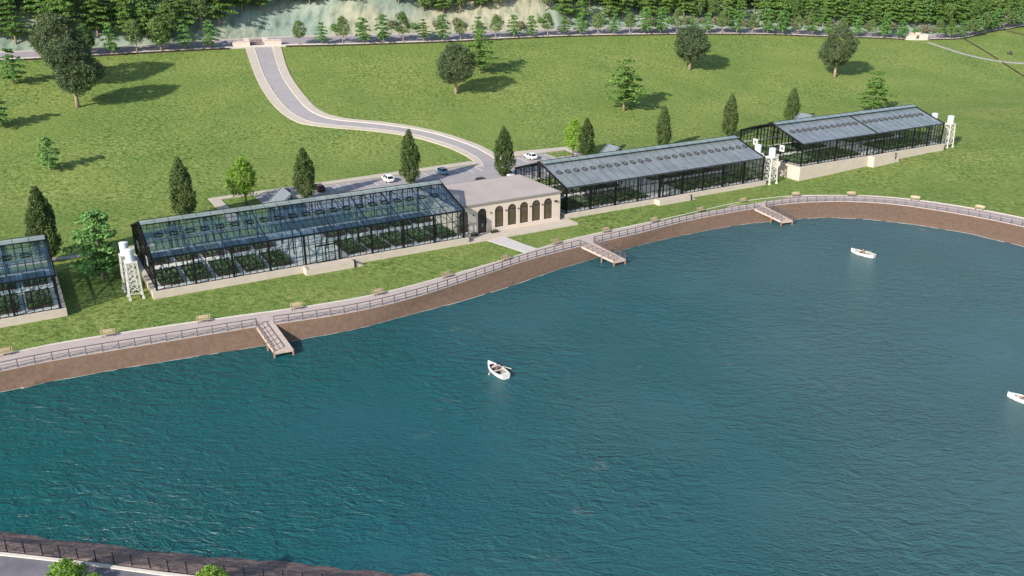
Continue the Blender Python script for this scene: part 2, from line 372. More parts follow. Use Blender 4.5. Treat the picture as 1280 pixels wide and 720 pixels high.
# ------------------------------------------------------------------ water
def watermat():
    m = bpy.data.materials.new('lake_water'); m.use_nodes = True; nt = m.node_tree; b = nt.nodes['Principled BSDF']
    N = nt.nodes.new; L = nt.links.new
    b.inputs['Roughness'].default_value = .27; b.inputs['IOR'].default_value = 1.33
    tc = N('ShaderNodeTexCoord')
    n = N('ShaderNodeTexNoise'); n.inputs['Scale'].default_value = .03; n.inputs['Detail'].default_value = 5
    L(tc.outputs['Object'], n.inputs['Vector'])
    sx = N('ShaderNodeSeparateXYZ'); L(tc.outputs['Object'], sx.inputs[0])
    dg_ = N('ShaderNodeMath'); dg_.operation = 'MULTIPLY_ADD'; dg_.inputs[1].default_value = .009; L(sx.outputs['X'], dg_.inputs[0]); L(n.outputs['Fac'], dg_.inputs[2])   # changing sky reflection painted into the colour: deeper teal left, greyer right
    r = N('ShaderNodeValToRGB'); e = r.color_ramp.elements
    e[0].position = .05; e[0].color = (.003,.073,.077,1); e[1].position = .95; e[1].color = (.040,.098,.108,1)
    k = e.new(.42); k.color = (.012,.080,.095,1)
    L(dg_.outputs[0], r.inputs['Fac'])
    # drifting pale scum patches
    n2 = N('ShaderNodeTexNoise'); n2.inputs['Scale'].default_value = .14; n2.inputs['Detail'].default_value = 7; n2.inputs['Roughness'].default_value = .6
    L(tc.outputs['Object'], n2.inputs['Vector'])
    r2 = N('ShaderNodeValToRGB'); e = r2.color_ramp.elements
    e[0].position = .655; e[0].color = (0,0,0,1); e[1].position = .78; e[1].color = (.75,.75,.75,1)
    L(n2.outputs['Fac'], r2.inputs['Fac'])
    mx = N('ShaderNodeMix'); mx.data_type = 'RGBA'; mx.inputs[7].default_value = (.16,.15,.14,1)
    L(r2.outputs['Color'], mx.inputs[0]); L(r.outputs['Color'], mx.inputs[6]); L(mx.outputs[2], b.inputs['Base Color'])
    mp = N('ShaderNodeMapping'); mp.inputs['Rotation'].default_value = (0,0,R(22)); mp.inputs['Scale'].default_value = (.7,1.35,1)
    L(tc.outputs['Object'], mp.inputs['Vector'])
    def wave(sc_, d, dist, vec):
        w = N('ShaderNodeTexNoise'); w.inputs['Scale'].default_value = sc_; w.inputs['Detail'].default_value = d; w.inputs['Roughness'].default_value = .6; w.inputs['Distortion'].default_value = dist
        L(vec, w.inputs['Vector']); return w
    def band(sc_, lo, hi, a=.38, c=.62):
        g = N('ShaderNodeTexNoise'); g.inputs['Scale'].default_value = sc_; g.inputs['Detail'].default_value = 3; L(tc.outputs['Object'], g.inputs['Vector'])
        m_ = N('ShaderNodeMapRange'); m_.inputs[1].default_value = a; m_.inputs[2].default_value = c; m_.inputs[3].default_value = lo; m_.inputs[4].default_value = hi; L(g.outputs['Fac'], m_.inputs[0]); return m_
    def mul(a, c):
        m_ = N('ShaderNodeMath'); m_.operation = 'MULTIPLY'; L(a, m_.inputs[0]); L(c, m_.inputs[1]); return m_
    w1 = mul(wave(.66, 4, .9, mp.outputs[0]).outputs['Fac'], band(.035, .20, 1.).outputs[0])
    w2 = mul(wave(2.6, 3, .4, mp.outputs[0]).outputs['Fac'], band(.05, .10, .38, .35, .65).outputs[0])
    su = N('ShaderNodeMath'); su.operation = 'ADD'; L(w1.outputs[0], su.inputs[0]); L(w2.outputs[0], su.inputs[1])
    bp = N('ShaderNodeBump'); bp.inputs['Strength'].default_value = .85; bp.inputs['Distance'].default_value = .95
    L(su.outputs[0], bp.inputs['Height']); L(bp.outputs['Normal'], b.inputs['Normal'])
    return m
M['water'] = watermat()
lk = [(p[0],p[1],WATER_Z) for p in ([(v[0],v[1]) for v in LAKE])]
bm = bmesh.new(); bvs = [bm.verts.new(p) for p in lk]; fc = bm.faces.new(bvs); bmesh.ops.triangulate(bm, faces=[fc])
bm.normal_update()
if sum(f.normal.z for f in bm.faces) < 0: bmesh.ops.reverse_faces(bm, faces=bm.faces)
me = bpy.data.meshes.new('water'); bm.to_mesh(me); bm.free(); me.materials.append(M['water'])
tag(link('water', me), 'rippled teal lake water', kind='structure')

# ------------------------------------------------------------------ strips on the ground
def strip(name, A, B, zoff, m, label=None, thick=.35, n=None, step=1.2, zf=None, fr=(0,1), cols=1):
    """a slab between two edge lines, lying on the ground"""
    if n is None: n = max(2, int(sum((Vector(A[i+1])-Vector(A[i])).length for i in range(len(A)-1))/step))
    P, Q = resample(A, n=n), resample(B, n=n); mb = MB()
    rows = []
    for p, q in zip(P, Q):
        row = []
        for k in range(cols+1):
            t = fr[0]+(fr[1]-fr[0])*k/cols; v = p.lerp(q, t); z = (zf(v.x, v.y) if zf else gz(v.x, v.y))+zoff
            row.append((v.x, v.y, z))
        rows.append(row)
    o = 0
    for r in rows: mb.v += r
    w = cols+1
    for i in range(n-1):
        for k in range(cols): mb.f.append((i*w+k, i*w+k+1, (i+1)*w+k+1, (i+1)*w+k)); mb.m.append(0)
    if thick:
        for k in (0, cols):
            o = len(mb.v)
            for r in rows: mb.v.append(r[k]); mb.v.append((r[k][0], r[k][1], r[k][2]-thick))
            for i in range(n-1): mb.f.append((o+2*i, o+2*i+2, o+2*i+3, o+2*i+1)); mb.m.append(0)
        for r in (rows[0], rows[-1]):
            o = len(mb.v); mb.v += [r[0], r[-1], (r[-1][0],r[-1][1],r[-1][2]-thick), (r[0][0],r[0][1],r[0][2]-thick)]; mb.f.append((o,o+1,o+2,o+3)); mb.m.append(0)
    ob = mb.build(name, m)
    bm = bmesh.new(); bm.from_mesh(ob.data); bmesh.ops.recalc_face_normals(bm, faces=bm.faces)
    up = [f for f in bm.faces if abs(f.normal.z) > .8]
    for f in up:
        if f.normal.z < 0: f.normal_flip()
    bm.to_mesh(ob.data); bm.free()
    return tag(ob, label, kind='structure')
V3 = lambda L: [(p[0], p[1], 0) for p in L]
prin = catmull(V3(PROM_IN), 6); rail = catmull(V3(RAIL), 6); shore = catmull(V3(SHORE), 6)
flat = lambda z: (lambda x, y: z)
strip('promenade', prin, rail, 0, M['prom'], 'pale pinkish concrete promenade along the lake', n=420, zf=flat(-1.18), fr=(.07,1))
strip('promenade_kerb', prin, rail, 0, M['kerb'], 'pale kerb between lawn and promenade', n=420, zf=flat(-1.13), fr=(0,.065))
# brown bank down to the water
rnd = random.Random(5)
P, Q = resample(rail, n=520), resample(shore, n=520); mb = MB(); rows = []
for i, (p, q) in enumerate(zip(P, Q)):
    j = .35*math.sin(i*.31)+.28*math.sin(i*.83+1)+rnd.uniform(-.12,.12)
    d = (q-p); dn = Vector((d.x, d.y, 0)).normalized()
    r = []
    for t, z in ((-.06,-1.185),(0.0,-1.28),(.30,-1.9),(.68,-2.65),(1.,-3.22)):
        v = p.lerp(q, t)
        r.append(v + dn*(j*t*t*.55) + Vector((rnd.uniform(-.06,.06)*t, rnd.uniform(-.06,.06)*t, z+rnd.uniform(-.04,.04)*t)))
    v = q + dn*(1.6+j*.5); r.append(Vector((v.x, v.y, -4.2)))
    rows.append(r)
for r in rows: mb.v += [tuple(v) for v in r]
for i in range(519):
    for k in range(5): mb.f.append((i*6+k, (i+1)*6+k, (i+1)*6+k+1, i*6+k+1)); mb.m.append(0)
M['bank'] = mat('brown_bank_soil', (.130,.084,.059), .95, var=.16, scale=1.6, bump=.5, bscale=3.5)
tag(mb.build('lake_bank', M['bank'], smooth=True), 'bare brown soil bank between promenade and water', kind='structure')
# thin line of foam along the waterline
mb = MB()
for i in range(519):
    if rnd.random() < .12: continue
    def wl(r): return r[4] + (r[5]-r[4])*.02
    a0, a1 = wl(rows[i]), wl(rows[i+1]); d = (rows[i][5]-rows[i][3]); d.z = 0; d.normalize()
    w = .14+.26*rnd.random()
    mb.add([(a0.x-d.x*.1,a0.y-d.y*.1,WATER_Z+.012),(a1.x-d.x*.1,a1.y-d.y*.1,WATER_Z+.012),(a1.x+d.x*w,a1.y+d.y*w,WATER_Z+.012),(a0.x+d.x*w,a0.y+d.y*w,WATER_Z+.012)], [(0,1,2,3)])
M['foam'] = mat('waterline_foam', (.42,.40,.36), .8, var=.25, scale=2)
tag(mb.build('shore_foam', M['foam']), 'thin pale foam along the waterline', kind='structure')
# near bank and pavement
ns, nk = catmull(V3(NEAR_SH), 6), catmull(V3(NEAR_KB), 6)
P, Q = resample(nk, n=300), resample(ns, n=300); mb = MB()
for i, (p, q) in enumerate(zip(P, Q)):
    j = .3*math.sin(i*.4)+rnd.uniform(-.2,.2)
    for t, z in ((-.01,-1.3),(.12,-1.36),(.45,-1.95),(.8,-2.8),(1.,-3.25),(1.35,-4.3)):
        v = p.lerp(q, t); mb.v.append((v.x+rnd.uniform(-.15,.15)*t, v.y+j*t*.5+rnd.uniform(-.15,.15)*t, z+rnd.uniform(-.12,.12)*(0<t<1.2)))
for i in range(299):
    for k in range(5): mb.f.append((i*6+k, i*6+k+1, (i+1)*6+k+1, (i+1)*6+k)); mb.m.append(0)
M['nearbank'] = mat('dark_stony_bank', (.21,.145,.125), .95, var=.4, scale=1.4, bump=.7, bscale=3)
tag(mb.build('near_bank', M['nearbank']), 'dark stony bank below the near lakeside path', kind='structure')
nk2 = [(p.x+.0, p.y-6.5, 0) for p in nk]
M['near'] = mat('dark_path_asphalt', (.15,.14,.16), .9, var=.2, scale=.6, bump=.2, bscale=12)
strip('near_path', nk, nk2, 0, M['near'], 'grey near lakeside path', n=200, zf=flat(-1.2), fr=(.06,1))
strip('near_path_kerb', nk, nk2, 0, M['kerb'], 'pale kerb of the near path', n=200, zf=flat(-1.12), fr=(0,.055))

# ---- hillside road
lo, upk = catmull(V3(ROAD_LO), 6), catmull(V3(ROAD_UP), 6)
NR = 420
def lift(f):
    return lambda x, y: f(x, y)
strip('hillside_road', lo, upk, .22, M['asphalt_d'], 'grey hillside road below the forest', n=NR, fr=(.16,.93), cols=3, thick=0)
strip('road_kerb', lo, upk, .42, M['kerb'], 'pale lower kerb of the hillside road', n=NR, fr=(.03,.16), thick=.5)
strip('road_kerb', lo, upk, .36, M['walk'], 'pale upper kerb of the hillside road', n=NR, fr=(.93,1.03), thick=.5)

# ---- the drive from the gate to the car park
DR_R = [(-75.6,298.3),(-66.5,270.3),(-56.9,249.8),(-51.5,241.8),(-45.2,238.6),(-34.5,238.6),(-25.8,237.4),(-17,234.4),(-8.4,228.2),(-3,219.5),(-0.6,213.5)]
DR_L = [(-85.4,292.1),(-74.6,263.2),(-65.5,244),(-57.9,233.8),(-51.1,231.1),(-35.7,231.4),(-25.1,229.8),(-16.5,224.9),(-11.6,219),(-9.5,214.2),(-8.8,209.0)]
dr, dl = catmull(V3(DR_R), 8), catmull(V3(DR_L), 8)
strip('drive', dl, dr, .10, M['asphalt'], 'grey drive curving from the gate to the car park', n=140, fr=(.25,.75), cols=2, thick=0)
strip('drive_pavement', dl, dr, .19, M['walk'], 'pale pavement on the lakeward side of the drive', n=140, fr=(0,.235))
strip('drive_pavement', dl, dr, .19, M['walk'], 'pale pavement on the hill side of the drive', n=140, fr=(.765,1))
strip('drive_kerb', dl, dr, .21, M['kerb'], 'kerb between drive and lakeward pavement', n=140, fr=(.232,.258), thick=.2)
strip('drive_kerb', dl, dr, .21, M['kerb'], 'kerb between drive and hill side pavement', n=140, fr=(.742,.768), thick=.2)

# ---- car park
def aqs(L): return [AQ(a, q) for a, q in L]
strip('car_park', aqs([(44,168),(126,168)]), aqs([(44,186.6),(98,187.6),(112,190.0),(126,189.4)]), .05, M['asphalt'], 'grey asphalt car park behind the glasshouses', n=70, cols=14, thick=0)
strip('car_park_pavement', aqs([(35,186.4),(60,187.2),(98.8,188.2)]), aqs([(35,188.2),(60,189.3),(98.2,190.8)]), .16, M['walk'], 'pale pavement behind the parking bays')
strip('car_park_pavement', aqs([(107,191),(112,190.4),(128,190.2)]), aqs([(107.4,194.2),(114,193.8),(128,192.6)]), .16, M['walk'], 'pale pavement at the right end of the car park')
strip('car_park_pavement', aqs([(35,170),(35,186.4)]), aqs([(37.2,170),(37.2,186.4)]), .15, M['walk'], 'pale path at the left end of the car park')
strip('car_park_pavement', aqs([(126,172),(126,190.2)]), aqs([(128,172),(128,190.2)]), .15, M['walk'], 'pale path at the right end of the car park', step=.8)
strip('planted_island', aqs([(119.5,185)]+[(119.5,189.3)]), aqs([(125.4,185)]+[(125.4,189.0)]), .12, M['lawn'], 'small grass island in the car park', n=8)
mb = MB()
def stall(a, q0, q1, w=.16):
    n = 5
    for k in range(n):
        qa, qb = q0+(q1-q0)*k/n, q0+(q1-q0)*(k+1)/n
        vs = []
        for aa, qq in ((a-w/2,qa),(a+w/2,qa),(a+w/2,qb),(a-w/2,qb)):
            p = AQ(aa, qq); vs.append((p.x, p.y, gz(p.x, p.y)+.068))
        mb.add(vs, [(0,1,2,3)])
for k in range(20): stall(46.5+2.65*k, 181.2, 186.2+.02*k)
for k in range(6): stall(108+2.65*k, 183.6, 189.4)
tag(mb.build('parking_lines', M['line']), 'white lines between the parking bays', kind='structure')

# ---- paths
strip('paved_path', aqs([(72.3,134.4),(73.6,130),(75.3,124.6)]), aqs([(76.3,134.4),(77,130),(78.4,124.9)]), .07, M['paver'], 'pale paved path from the arched building to the promenade', n=14, cols=4)
strip('terrace', aqs([(68.6,134.3),(92.2,134.3)]), aqs([(68.6,140),(92.2,140)]), .28, M['cream'], 'cream terrace in front of the arched building', n=4, thick=.5)
strip('garden_path', aqs([(-30,161.2),(3,161.2),(20,161.2)]), aqs([(-30,162.9),(3,162.9),(20,162.9)]), .06, M['walk'], 'pale path behind the first two glasshouses', n=40)
PT = [(179.0,394),(187.4,381.5),(194,376.3),(201,374.2),(211.6,375),(240,383),(300,410)]
pl = catmull(V3(PT), 6)
pa, pb = [], []
for i, p in enumerate(pl):
    d = (pl[min(i+1,len(pl)-1)]-pl[max(i-1,0)]).normalized(); nrm = Vector((-d.y, d.x, 0)); pa.append(p-nrm*.95); pb.append(p+nrm*.95)
strip('hill_path', pa, pb, .08, M['asphalt'], 'thin grey path leading down from the far gate', n=80, cols=2)

# ------------------------------------------------------------------ glasshouses
GL, GW, GE, GR = 52.0, 19.5, 5.0, 8.1
SL = math.hypot(GW/2, GR-GE)
def roof_z(y): return GE + (GR-GE)*(y if y <= GW/2 else GW-y)/(GW/2)
def glasshouse(name, label, a0, q0, z0, roofkind, land, porch, L=GL):
    h = empty(name, AQ(a0, q0, z0), R(30)); tag(h, label, 'greenhouse', 'long glasshouses along the lake')
    # plinth, landing and steps
    mb = MB(); mb.box(-.75, L+.75, -.65, GW+.7, -3.6, -.02); mb.build('plinth', M['cream'], h)
    mb = MB(); mb.box(.05, L-.05, .08, GW-.08, -.02, .03); mb.build('floor', M['floor'], h)
    c, wl, dq = land
    mb = MB(); mb.box(c-wl/2, c+wl/2, -2.3, -.653, -3.6, -.06)
    for k in range(4): mb.box(c+wl/2+.003+.4*k, c+wl/2+.4*(k+1), -2.2, -.653, -3.6, -.28-.22*k)
    mb.box(c-wl/2, c-wl/2+.25, -2.303, -.70, -.06, .12); mb.build('landing', M['cream'], h)
    mb = MB(); mb.box(c+wl/2-.1, c+wl/2+.14, -2.36, -2.12, -1.2, .25); mb.build('lamp_bollard', M['black'], h)
    # frame of mullions, transoms and glazing bars
    mb = MB(); n = int(L/1.083); st = L/n
    for y in (0, GW):
        for i in range(n+1): mb.beam((i*st, y, 0), (i*st, y, GE), .12, .11)
        for z in (.06, 1.55, 3.25): mb.beam((0, y, z), (L, y, z), .09, .09)
    m = 18
    for x in (0, L):
        for i in range(1, m):
            y = GW*i/m; mb.beam((x, y, 0), (x, y, roof_z(y)), .085, .085)
        for z in (.06, 1.55, 3.25, 5.0): mb.beam((x, 0, z), (x, GW, z), .09, .09)
        mb.beam((x, GW*.2, 6.1), (x, GW*.8, 6.1), .07, .07)
    mb.build('frame', M['black'], h)
    cm = MB()
    for y in (0, GW): cm.beam((-.2, y, GE), (L+.2, y, GE), .26, .24)
    for x in (-.22, L+.22):
        cm.beam((x, -.12, GE+.02), (x, GW/2, GR+.06), .22, .26); cm.beam((x, GW+.12, GE+.02), (x, GW/2, GR+.06), .22, .26)
    cm.build('eave_beam', M['black'], h)
    colm = MB(); colm.box(-.15, .15, -.15, .15, 0, GE-.1); colme = colm.mesh('column', M['black'])
    for y in (0, GW):
        for k in range(10): link('column', colme, h, (L*k/9, y, 0))
    # trusses
    tm = MB()
    for s in (0, 1):
        f = lambda y: GW-y if s else y
        tm.beam((0, f(.1), GE-.12), (0, f(GW/2), GR-.14), .14, .18)
        tm.beam((0, f(GW/4), roof_z(GW/4)-.15), (0, f(GW/4+1.6), GE), .07)
    tm.beam((0, .1, GE-.05), (0, GW-.1, GE-.05), .10, .12); tm.beam((0, GW/2, GE), (0, GW/2, GR-.2), .08)
    for y in (GW/2-3.3, GW/2+3.3): tm.box(-.09, .09, y-.09, y+.09, 0, roof_z(y)-.2)
    tme = tm.mesh('truss', M['black'])
    for k in range(10): link('truss', tme, h, (L*k/9*.996+.1, 0, 0))
    # roof glazing bars and purlins
    rb = MB(); dy = .30
    barw = .05 if roofkind == 'blue' else .028
    for s in (0, 1):
        f = lambda y: GW-y if s else y
        nb = n if roofkind == 'blue' else n//2
        for i in range(nb+1):
            x = L*i/nb; rb.beam((x, f(-.15), roof_z(0)+.06), (x, f(GW/2), roof_z(GW/2)+.06), barw, barw*.8)
        for t in ((.2,.4,.6,.8) if roofkind == 'blue' else ()):
            y = GW/2*t; rb.beam((0, f(y), roof_z(y)+.02), (L, f(y), roof_z(y)+.02), .07, .06)
    rb.build('glazing_bars', M['black'], h)
    if roofkind == 'grey2':
        r2 = MB(); r2.beam((L/2, -.2, GE+.12), (L/2, GW/2, GR+.12), .26, .14); r2.beam((L/2, GW+.2, GE+.12), (L/2, GW/2, GR+.12), .26, .14); r2.build('joint_rafter', M['black'], h)
    # glass
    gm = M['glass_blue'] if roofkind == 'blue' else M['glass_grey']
    for s in (0, 1):
        f = lambda y: GW-y if s else y
        g = MB(); k = 12
        for i in range(k):
            x0, x1 = L*i/k, L*(i+1)/k; g.add([(x0, f(-.2), GE-.02), (x1, f(-.2), GE-.02), (x1, f(GW/2), GR+.03), (x0, f(GW/2), GR+.03)], [(0,1,2,3) if not s else (3,2,1,0)])
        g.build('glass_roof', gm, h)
        g = MB(); g.add([(0, f(.01), 0), (L, f(.01), 0), (L, f(.01), GE), (0, f(.01), GE)], [(0,1,2,3) if not s else (3,2,1,0)]); g.build('glass_wall', M['glass_wall'], h)
        x = L-.01 if s else .01
        g = MB(); g.add([(x, 0, 0), (x, GW, 0), (x, GW, GE), (x, GW/2, GR), (x, 0, GE)], [(0,1,2,3,4) if s else (4,3,2,1,0)]); g.build('glass_gable', M['glass_wall'], h)
    # ridge ventilator: a low raised strip of glass along the ridge
    v = MB(); zr = GR+.34
    for s in (-1, 1):
        v.add([(0, GW/2+s*1.4, zr-.34), (L, GW/2+s*1.4, zr-.34), (L, GW/2, zr), (0, GW/2, zr)], [(0,1,2,3) if s < 0 else (3,2,1,0)])
    rv = v.build('ridge_vent', M['glass_ridge'], h)
    v = MB()
    for s in (-1, 1):
        y = GW/2+s*1.42
        v.beam((0, y, zr-.42), (L, y, zr-.42), .07, .16)
        for i in range(0, n+1, 2): v.beam((i*st, y, zr-.33), (i*st, GW/2, zr+.01), .035, .03)
    v.beam((-.2, GW/2, zr+.02), (L+.2, GW/2, zr+.02), .10, .08)
    v.build('ridge_frame', M['black'], rv)
    # roof hatches in a row half way down the lake side slope
    t = math.atan2(GR-GE, GW/2)
    o = MB()
    if roofkind == 'blue':
        for (x0, x1, y0, y1) in ((-.62,.62,-.5,-.40),(-.62,.62,.40,.5),(-.62,-.52,-.40,.40),(.52,.62,-.40,.40)): o.box(x0, x1, y0, y1, .02, .16)
        ome = o.mesh('roof_vent', M['black']); g = MB(); g.add([(-.52,-.4,.1),(.52,-.4,.1),(.52,.4,.1),(-.52,.4,.1)], [(0,1,2,3)]); gme = g.mesh('vent_glass', M['glass_clear'])
        pos = [2+2.35*k for k in range(21)]; yy = 5.6
    else:
        o.lathe([(.58,.02),(.62,.17),(.50,.17),(.46,.06)], 18); ome = o.mesh('roof_vent', M['winframe'])
        g = MB(); g.lathe([(.47,.05),(.47,.09),(.2,.10),(.12,.15)], 16); gme = g.mesh('vent_fan', M['fan'])
        pos = ([1.6+2.02*k for k in range(12)]+[26.9+2.02*k for k in range(13)]) if roofkind == 'grey' else [1.9+1.9*k for k in range(12)]+[26.2+1.9*k for k in range(12)]; yy = 5.3
    for x in pos:
        ov = link('roof_vent', ome, h, (x, yy, roof_z(yy)+.04)); ov.rotation_euler = (t, 0, 0); link('vent_glass' if roofkind == 'blue' else 'vent_fan', gme, ov)
    # square white fans on the left gable
    for y in (5.9, 14.4):
        g = MB(); g.box(-.16, -.09, y-.7, y+.7, 2.3, 3.75); gv = g.build('gable_fan', M['white'], h)
        g = MB(); g.tube([(-.19, y, 3.0), (-.165, y, 3.0)], [.36, .36], 16); g.build('fan_grille', M['slate'], gv)
    # doors on the landing
    d = MB()
    for x in (c-1.6, c, c+1.6): d.beam((x, -.14, 0), (x, -.14, 2.9), .16, .16)
    d.beam((c-1.7, -.14, 2.9), (c+1.7, -.14, 2.9), .16, .2); d.beam((c-1.6, -.14, 1.2), (c+1.6, -.14, 1.2), .08, .08); d.beam((c-1.6, -.14, .1), (c+1.6, -.14, .1), .1, .2)
    do = d.build('door', M['black'], h)
    g = MB(); g.add([(c-1.6,-.14,.1),(c+1.6,-.14,.1),(c+1.6,-.14,2.9),(c-1.6,-.14,2.9)], [(0,1,2,3)]); g.build('door_glass', M['glass_wall'], do)
    # light pipe rail inside, above the beds at the far side
    p = MB(); p.beam((.6, GW-.6, 2.2), (L-.6, GW-.6, 2.2), .35, .30); p.beam((.6, 10.6, 2.75), (L-.6, 10.6, 2.75), .26, .2); p.build('heating_pipe', M['white'], h)
    # gabled porch behind
    if porch:
        pa, pq, pz, pl = porch; hw, er = 2.5, 2.3
        pr = MB()
        for s in (-1, 1):
            o0 = [(pa+s*(hw+.35), pq-.4, pz-er-.18), (pa+s*(hw+.35), pq+pl, pz-er-.18), (pa, pq+pl, pz), (pa, pq-.4, pz)]
            pr.add(o0+[(x, y, z-.14) for x, y, z in o0], [(0,1,2,3),(7,6,5,4),(0,4,5,1),(0,3,7,4),(1,5,6,2),(2,6,7,3)])
        po = MB()
        for y in (pq, pq+pl-.3):
            for k in range(7):
                x = pa-hw+2*hw*k/6; po.beam((x, y, -3.2), (x, y, pz-er*abs(x-pa)/hw-.2), .12)
            po.beam((pa-hw, y, pz-er-.2), (pa+hw, y, pz-er-.2), .14); po.beam((pa-hw-.3, y-.1, pz-er-.25), (pa, y-.1, pz-.1), .22); po.beam((pa+hw+.3, y-.1, pz-er-.25), (pa, y-.1, pz-.1), .22)
        for x in (pa-hw, pa+hw):
            for k in range(5): po.beam((x, pq+(pl-.3)*k/4, -3.2), (x, pq+(pl-.3)*k/4, pz-er-.2), .12)
        gp = MB()
        for y in (pq+.02, pq+pl-.32): gp.add([(pa-hw, y, -3.2), (pa+hw, y, -3.2), (pa+hw, y, pz-er-.2), (pa, y, pz-.15), (pa-hw, y, pz-er-.2)], [(0,1,2,3,4)])
        for x in (pa-hw+.02, pa+hw-.02): gp.add([(x, pq, -3.2), (x, pq+pl-.3, -3.2), (x, pq+pl-.3, pz-er-.2), (x, pq, pz-er-.2)], [(0,1,2,3)])
        pp = po.build('porch', M['black'], h); gp.build('porch_glass', M['glass_blue'], pp); pr.build('porch_roof', M['slate'], pp)
    return h

H = [('glass greenhouse with bluish roof at the left edge, only its right end in view', -49.3, 134.5, 0.0, 'blue', (26,8,2), None),
     ('big glass greenhouse with see-through bluish roof, left of the arched building', 16.0, 135.0, 0.0, 'blue', (26.5,8.2,2), (27.6,21.0,6.5,6.0)),
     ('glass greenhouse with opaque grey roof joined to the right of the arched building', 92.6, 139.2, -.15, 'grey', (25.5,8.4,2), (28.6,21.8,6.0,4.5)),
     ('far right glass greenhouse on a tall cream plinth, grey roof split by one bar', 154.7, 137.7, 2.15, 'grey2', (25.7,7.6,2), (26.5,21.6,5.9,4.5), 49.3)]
HO = [glasshouse('greenhouse', *h) for h in H]

# planting beds standing on the floors
cr = random.Random(11)
def leaf_quads(mb, c, r, n, size, rn, flat=0.0, out=None):
    for _ in range(n):
        while True:
            v = Vector((rn.uniform(-1,1), rn.uniform(-1,1), rn.uniform(-1,1)))
            if v.length <= 1: break
        p = Vector((c[0]+v.x*r[0], c[1]+v.y*r[1], c[2]+v.z*r[2]))
        nn = Vector((rn.gauss(0,1), rn.gauss(0,1), rn.gauss(0,1)))+v*1.2
        if flat: nn = Vector((nn.x*(1-flat), nn.y*(1-flat), abs(nn.z)+flat*1.5))
        if nn.length < .1: nn = Vector((0,0,1))
        nn.normalize(); u = nn.orthogonal().normalized(); w = nn.cross(u); a = rn.uniform(0, 2*PI)
        u, w = u*math.cos(a)+w*math.sin(a), w*math.cos(a)-u*math.sin(a); s = size*rn.uniform(.6,1.3)
        mb.add([p-u*s*.5, p+w*s*.32, p+u*s*.5, p-w*s*.32], [(0,1,2,3)])
def bed_mesh(w, d):
    f = MB()
    for (x0,x1,y0,y1) in ((0,w,0,.15),(0,w,d-.15,d),(0,.15,.15,d-.15),(w-.15,w,.15,d-.15)): f.box(x0, x1, y0, y1, 0, .42)
    s = MB(); s.box(.151, w-.151, .151, d-.151, .02, .34)
    p = MB(); nr = int((w-.5)/.62)
    for k in range(nr):
        x = .4+(w-.8)*k/max(1, nr-1)
        for j in range(int(d/.7)):
            y = .5+(d-1.)*j/max(1, int(d/.7)-1); leaf_quads(p, (x+cr.uniform(-.08,.08), y, .50), (.30,.38,.20*cr.uniform(.7,1.3)), 14, .40, cr)
    return f.mesh('planting_bed', M['winframe']), s.mesh('soil', M['soil']), p.mesh('crop', M['crop'])
BM = {'front': bed_mesh(3.4, 7.2), 'back': bed_mesh(3.4, 6.4)}
HN = ['left-edge greenhouse', 'bluish-roofed greenhouse', 'grey-roofed greenhouse beside the arched building', 'far right greenhouse']
for hi, h in enumerate(H):
    rng = range(12)
    if hi == 0: rng = range(8, 12)
    cnt = {'front': 0, 'back': 0}
    for k in rng:
        x = .8+4.28*k
        if x+3.6 > (h[7] if len(h) > 7 else GL): continue
        c = h[5][0]
        if abs(x+1.7-c) < 3.2: continue
        for row, y in (('front', 1.35), ('back', 11.7)):
            cnt[row] += 1; me = BM[row]
            w = AQ(h[1]+x, h[2]+y, h[3]+.03)
            o = link('planting_bed', me[0], None, w, R(30)); link('soil', me[1], o); link('crop', me[2], o)
            tag(o, 'dark green crop bed, %s from the left in the %s row, %s' % (nth(cnt[row]), 'lakeside' if row == 'front' else 'rear', ['left-edge greenhouse','bluish greenhouse','middle grey-roofed greenhouse','far right greenhouse'][hi]), 'planting bed', 'crop beds inside the glasshouses')

# ------------------------------------------------------------------ arched building
b = empty('arched_building', AQ(68.9, 137.9, 0), R(30)); tag(b, 'cream flat-roofed building with a row of arched windows between two greenhouses', 'building')
BW, BD, BH, B0 = 21.4, 15.2, 4.75, -1.5
wall = MB(); hw, spring, bot = .92, 2.98, -.12
cx = [.62, 4.45, 8.0, 10.75, 13.35, 16.0, 18.65]
# front wall with real arched openings
def arch_pts(c, hw, bot, spring, n=12):
    return [(c-hw, bot)] + [(c-hw*math.cos(PI*k/n), spring+hw*math.sin(PI*k/n)) for k in range(n+1)] + [(c+hw, bot)]
xs = [0.0-1.2]
for i, c in enumerate(cx):
    bt = -.78 if i == 1 else bot
    xs += [c-hw, c+hw]
    A = arch_pts(c, hw, bt, spring)
    # reveal, wall above and below the opening
    for k in range(len(A)-1):
        (x0, z0), (x1, z1) = A[k], A[k+1]
        wall.add([(x0,0,z0),(x1,0,z1),(x1,.32,z1),(x0,.32,z0)], [(0,1,2,3)])
        if k > 0 and k < len(A)-2: wall.add([(x0,0,z0),(x1,0,z1),(x1,0,BH),(x0,0,BH)], [(0,1,2,3)])
    wall.add([(c-hw,0,B0),(c+hw,0,B0),(c+hw,0,bt),(c-hw,0,bt)], [(0,1,2,3)]); wall.add([(c-hw,0,bt),(c+hw,0,bt),(c+hw,.32,bt),(c-hw,.32,bt)], [(0,1,2,3)])
xs.append(BW)
for k in range(0, len(xs), 2): wall.add([(xs[k],0,B0),(xs[k+1],0,B0),(xs[k+1],0,BH),(xs[k],0,BH)], [(0,1,2,3)])
wall.add([(-1.2,0,B0),(-1.2,BD,B0),(-1.2,BD,BH),(-1.2,0,BH)], [(3,2,1,0)]); wall.add([(BW,0,B0),(BW,BD,B0),(BW,BD,BH),(BW,0,BH)], [(0,1,2,3)])
wall.add([(-1.2,BD,B0),(BW,BD,B0),(BW,BD,BH),(-1.2,BD,BH)], [(3,2,1,0)])
wall.build('wall', M['facade'], b)
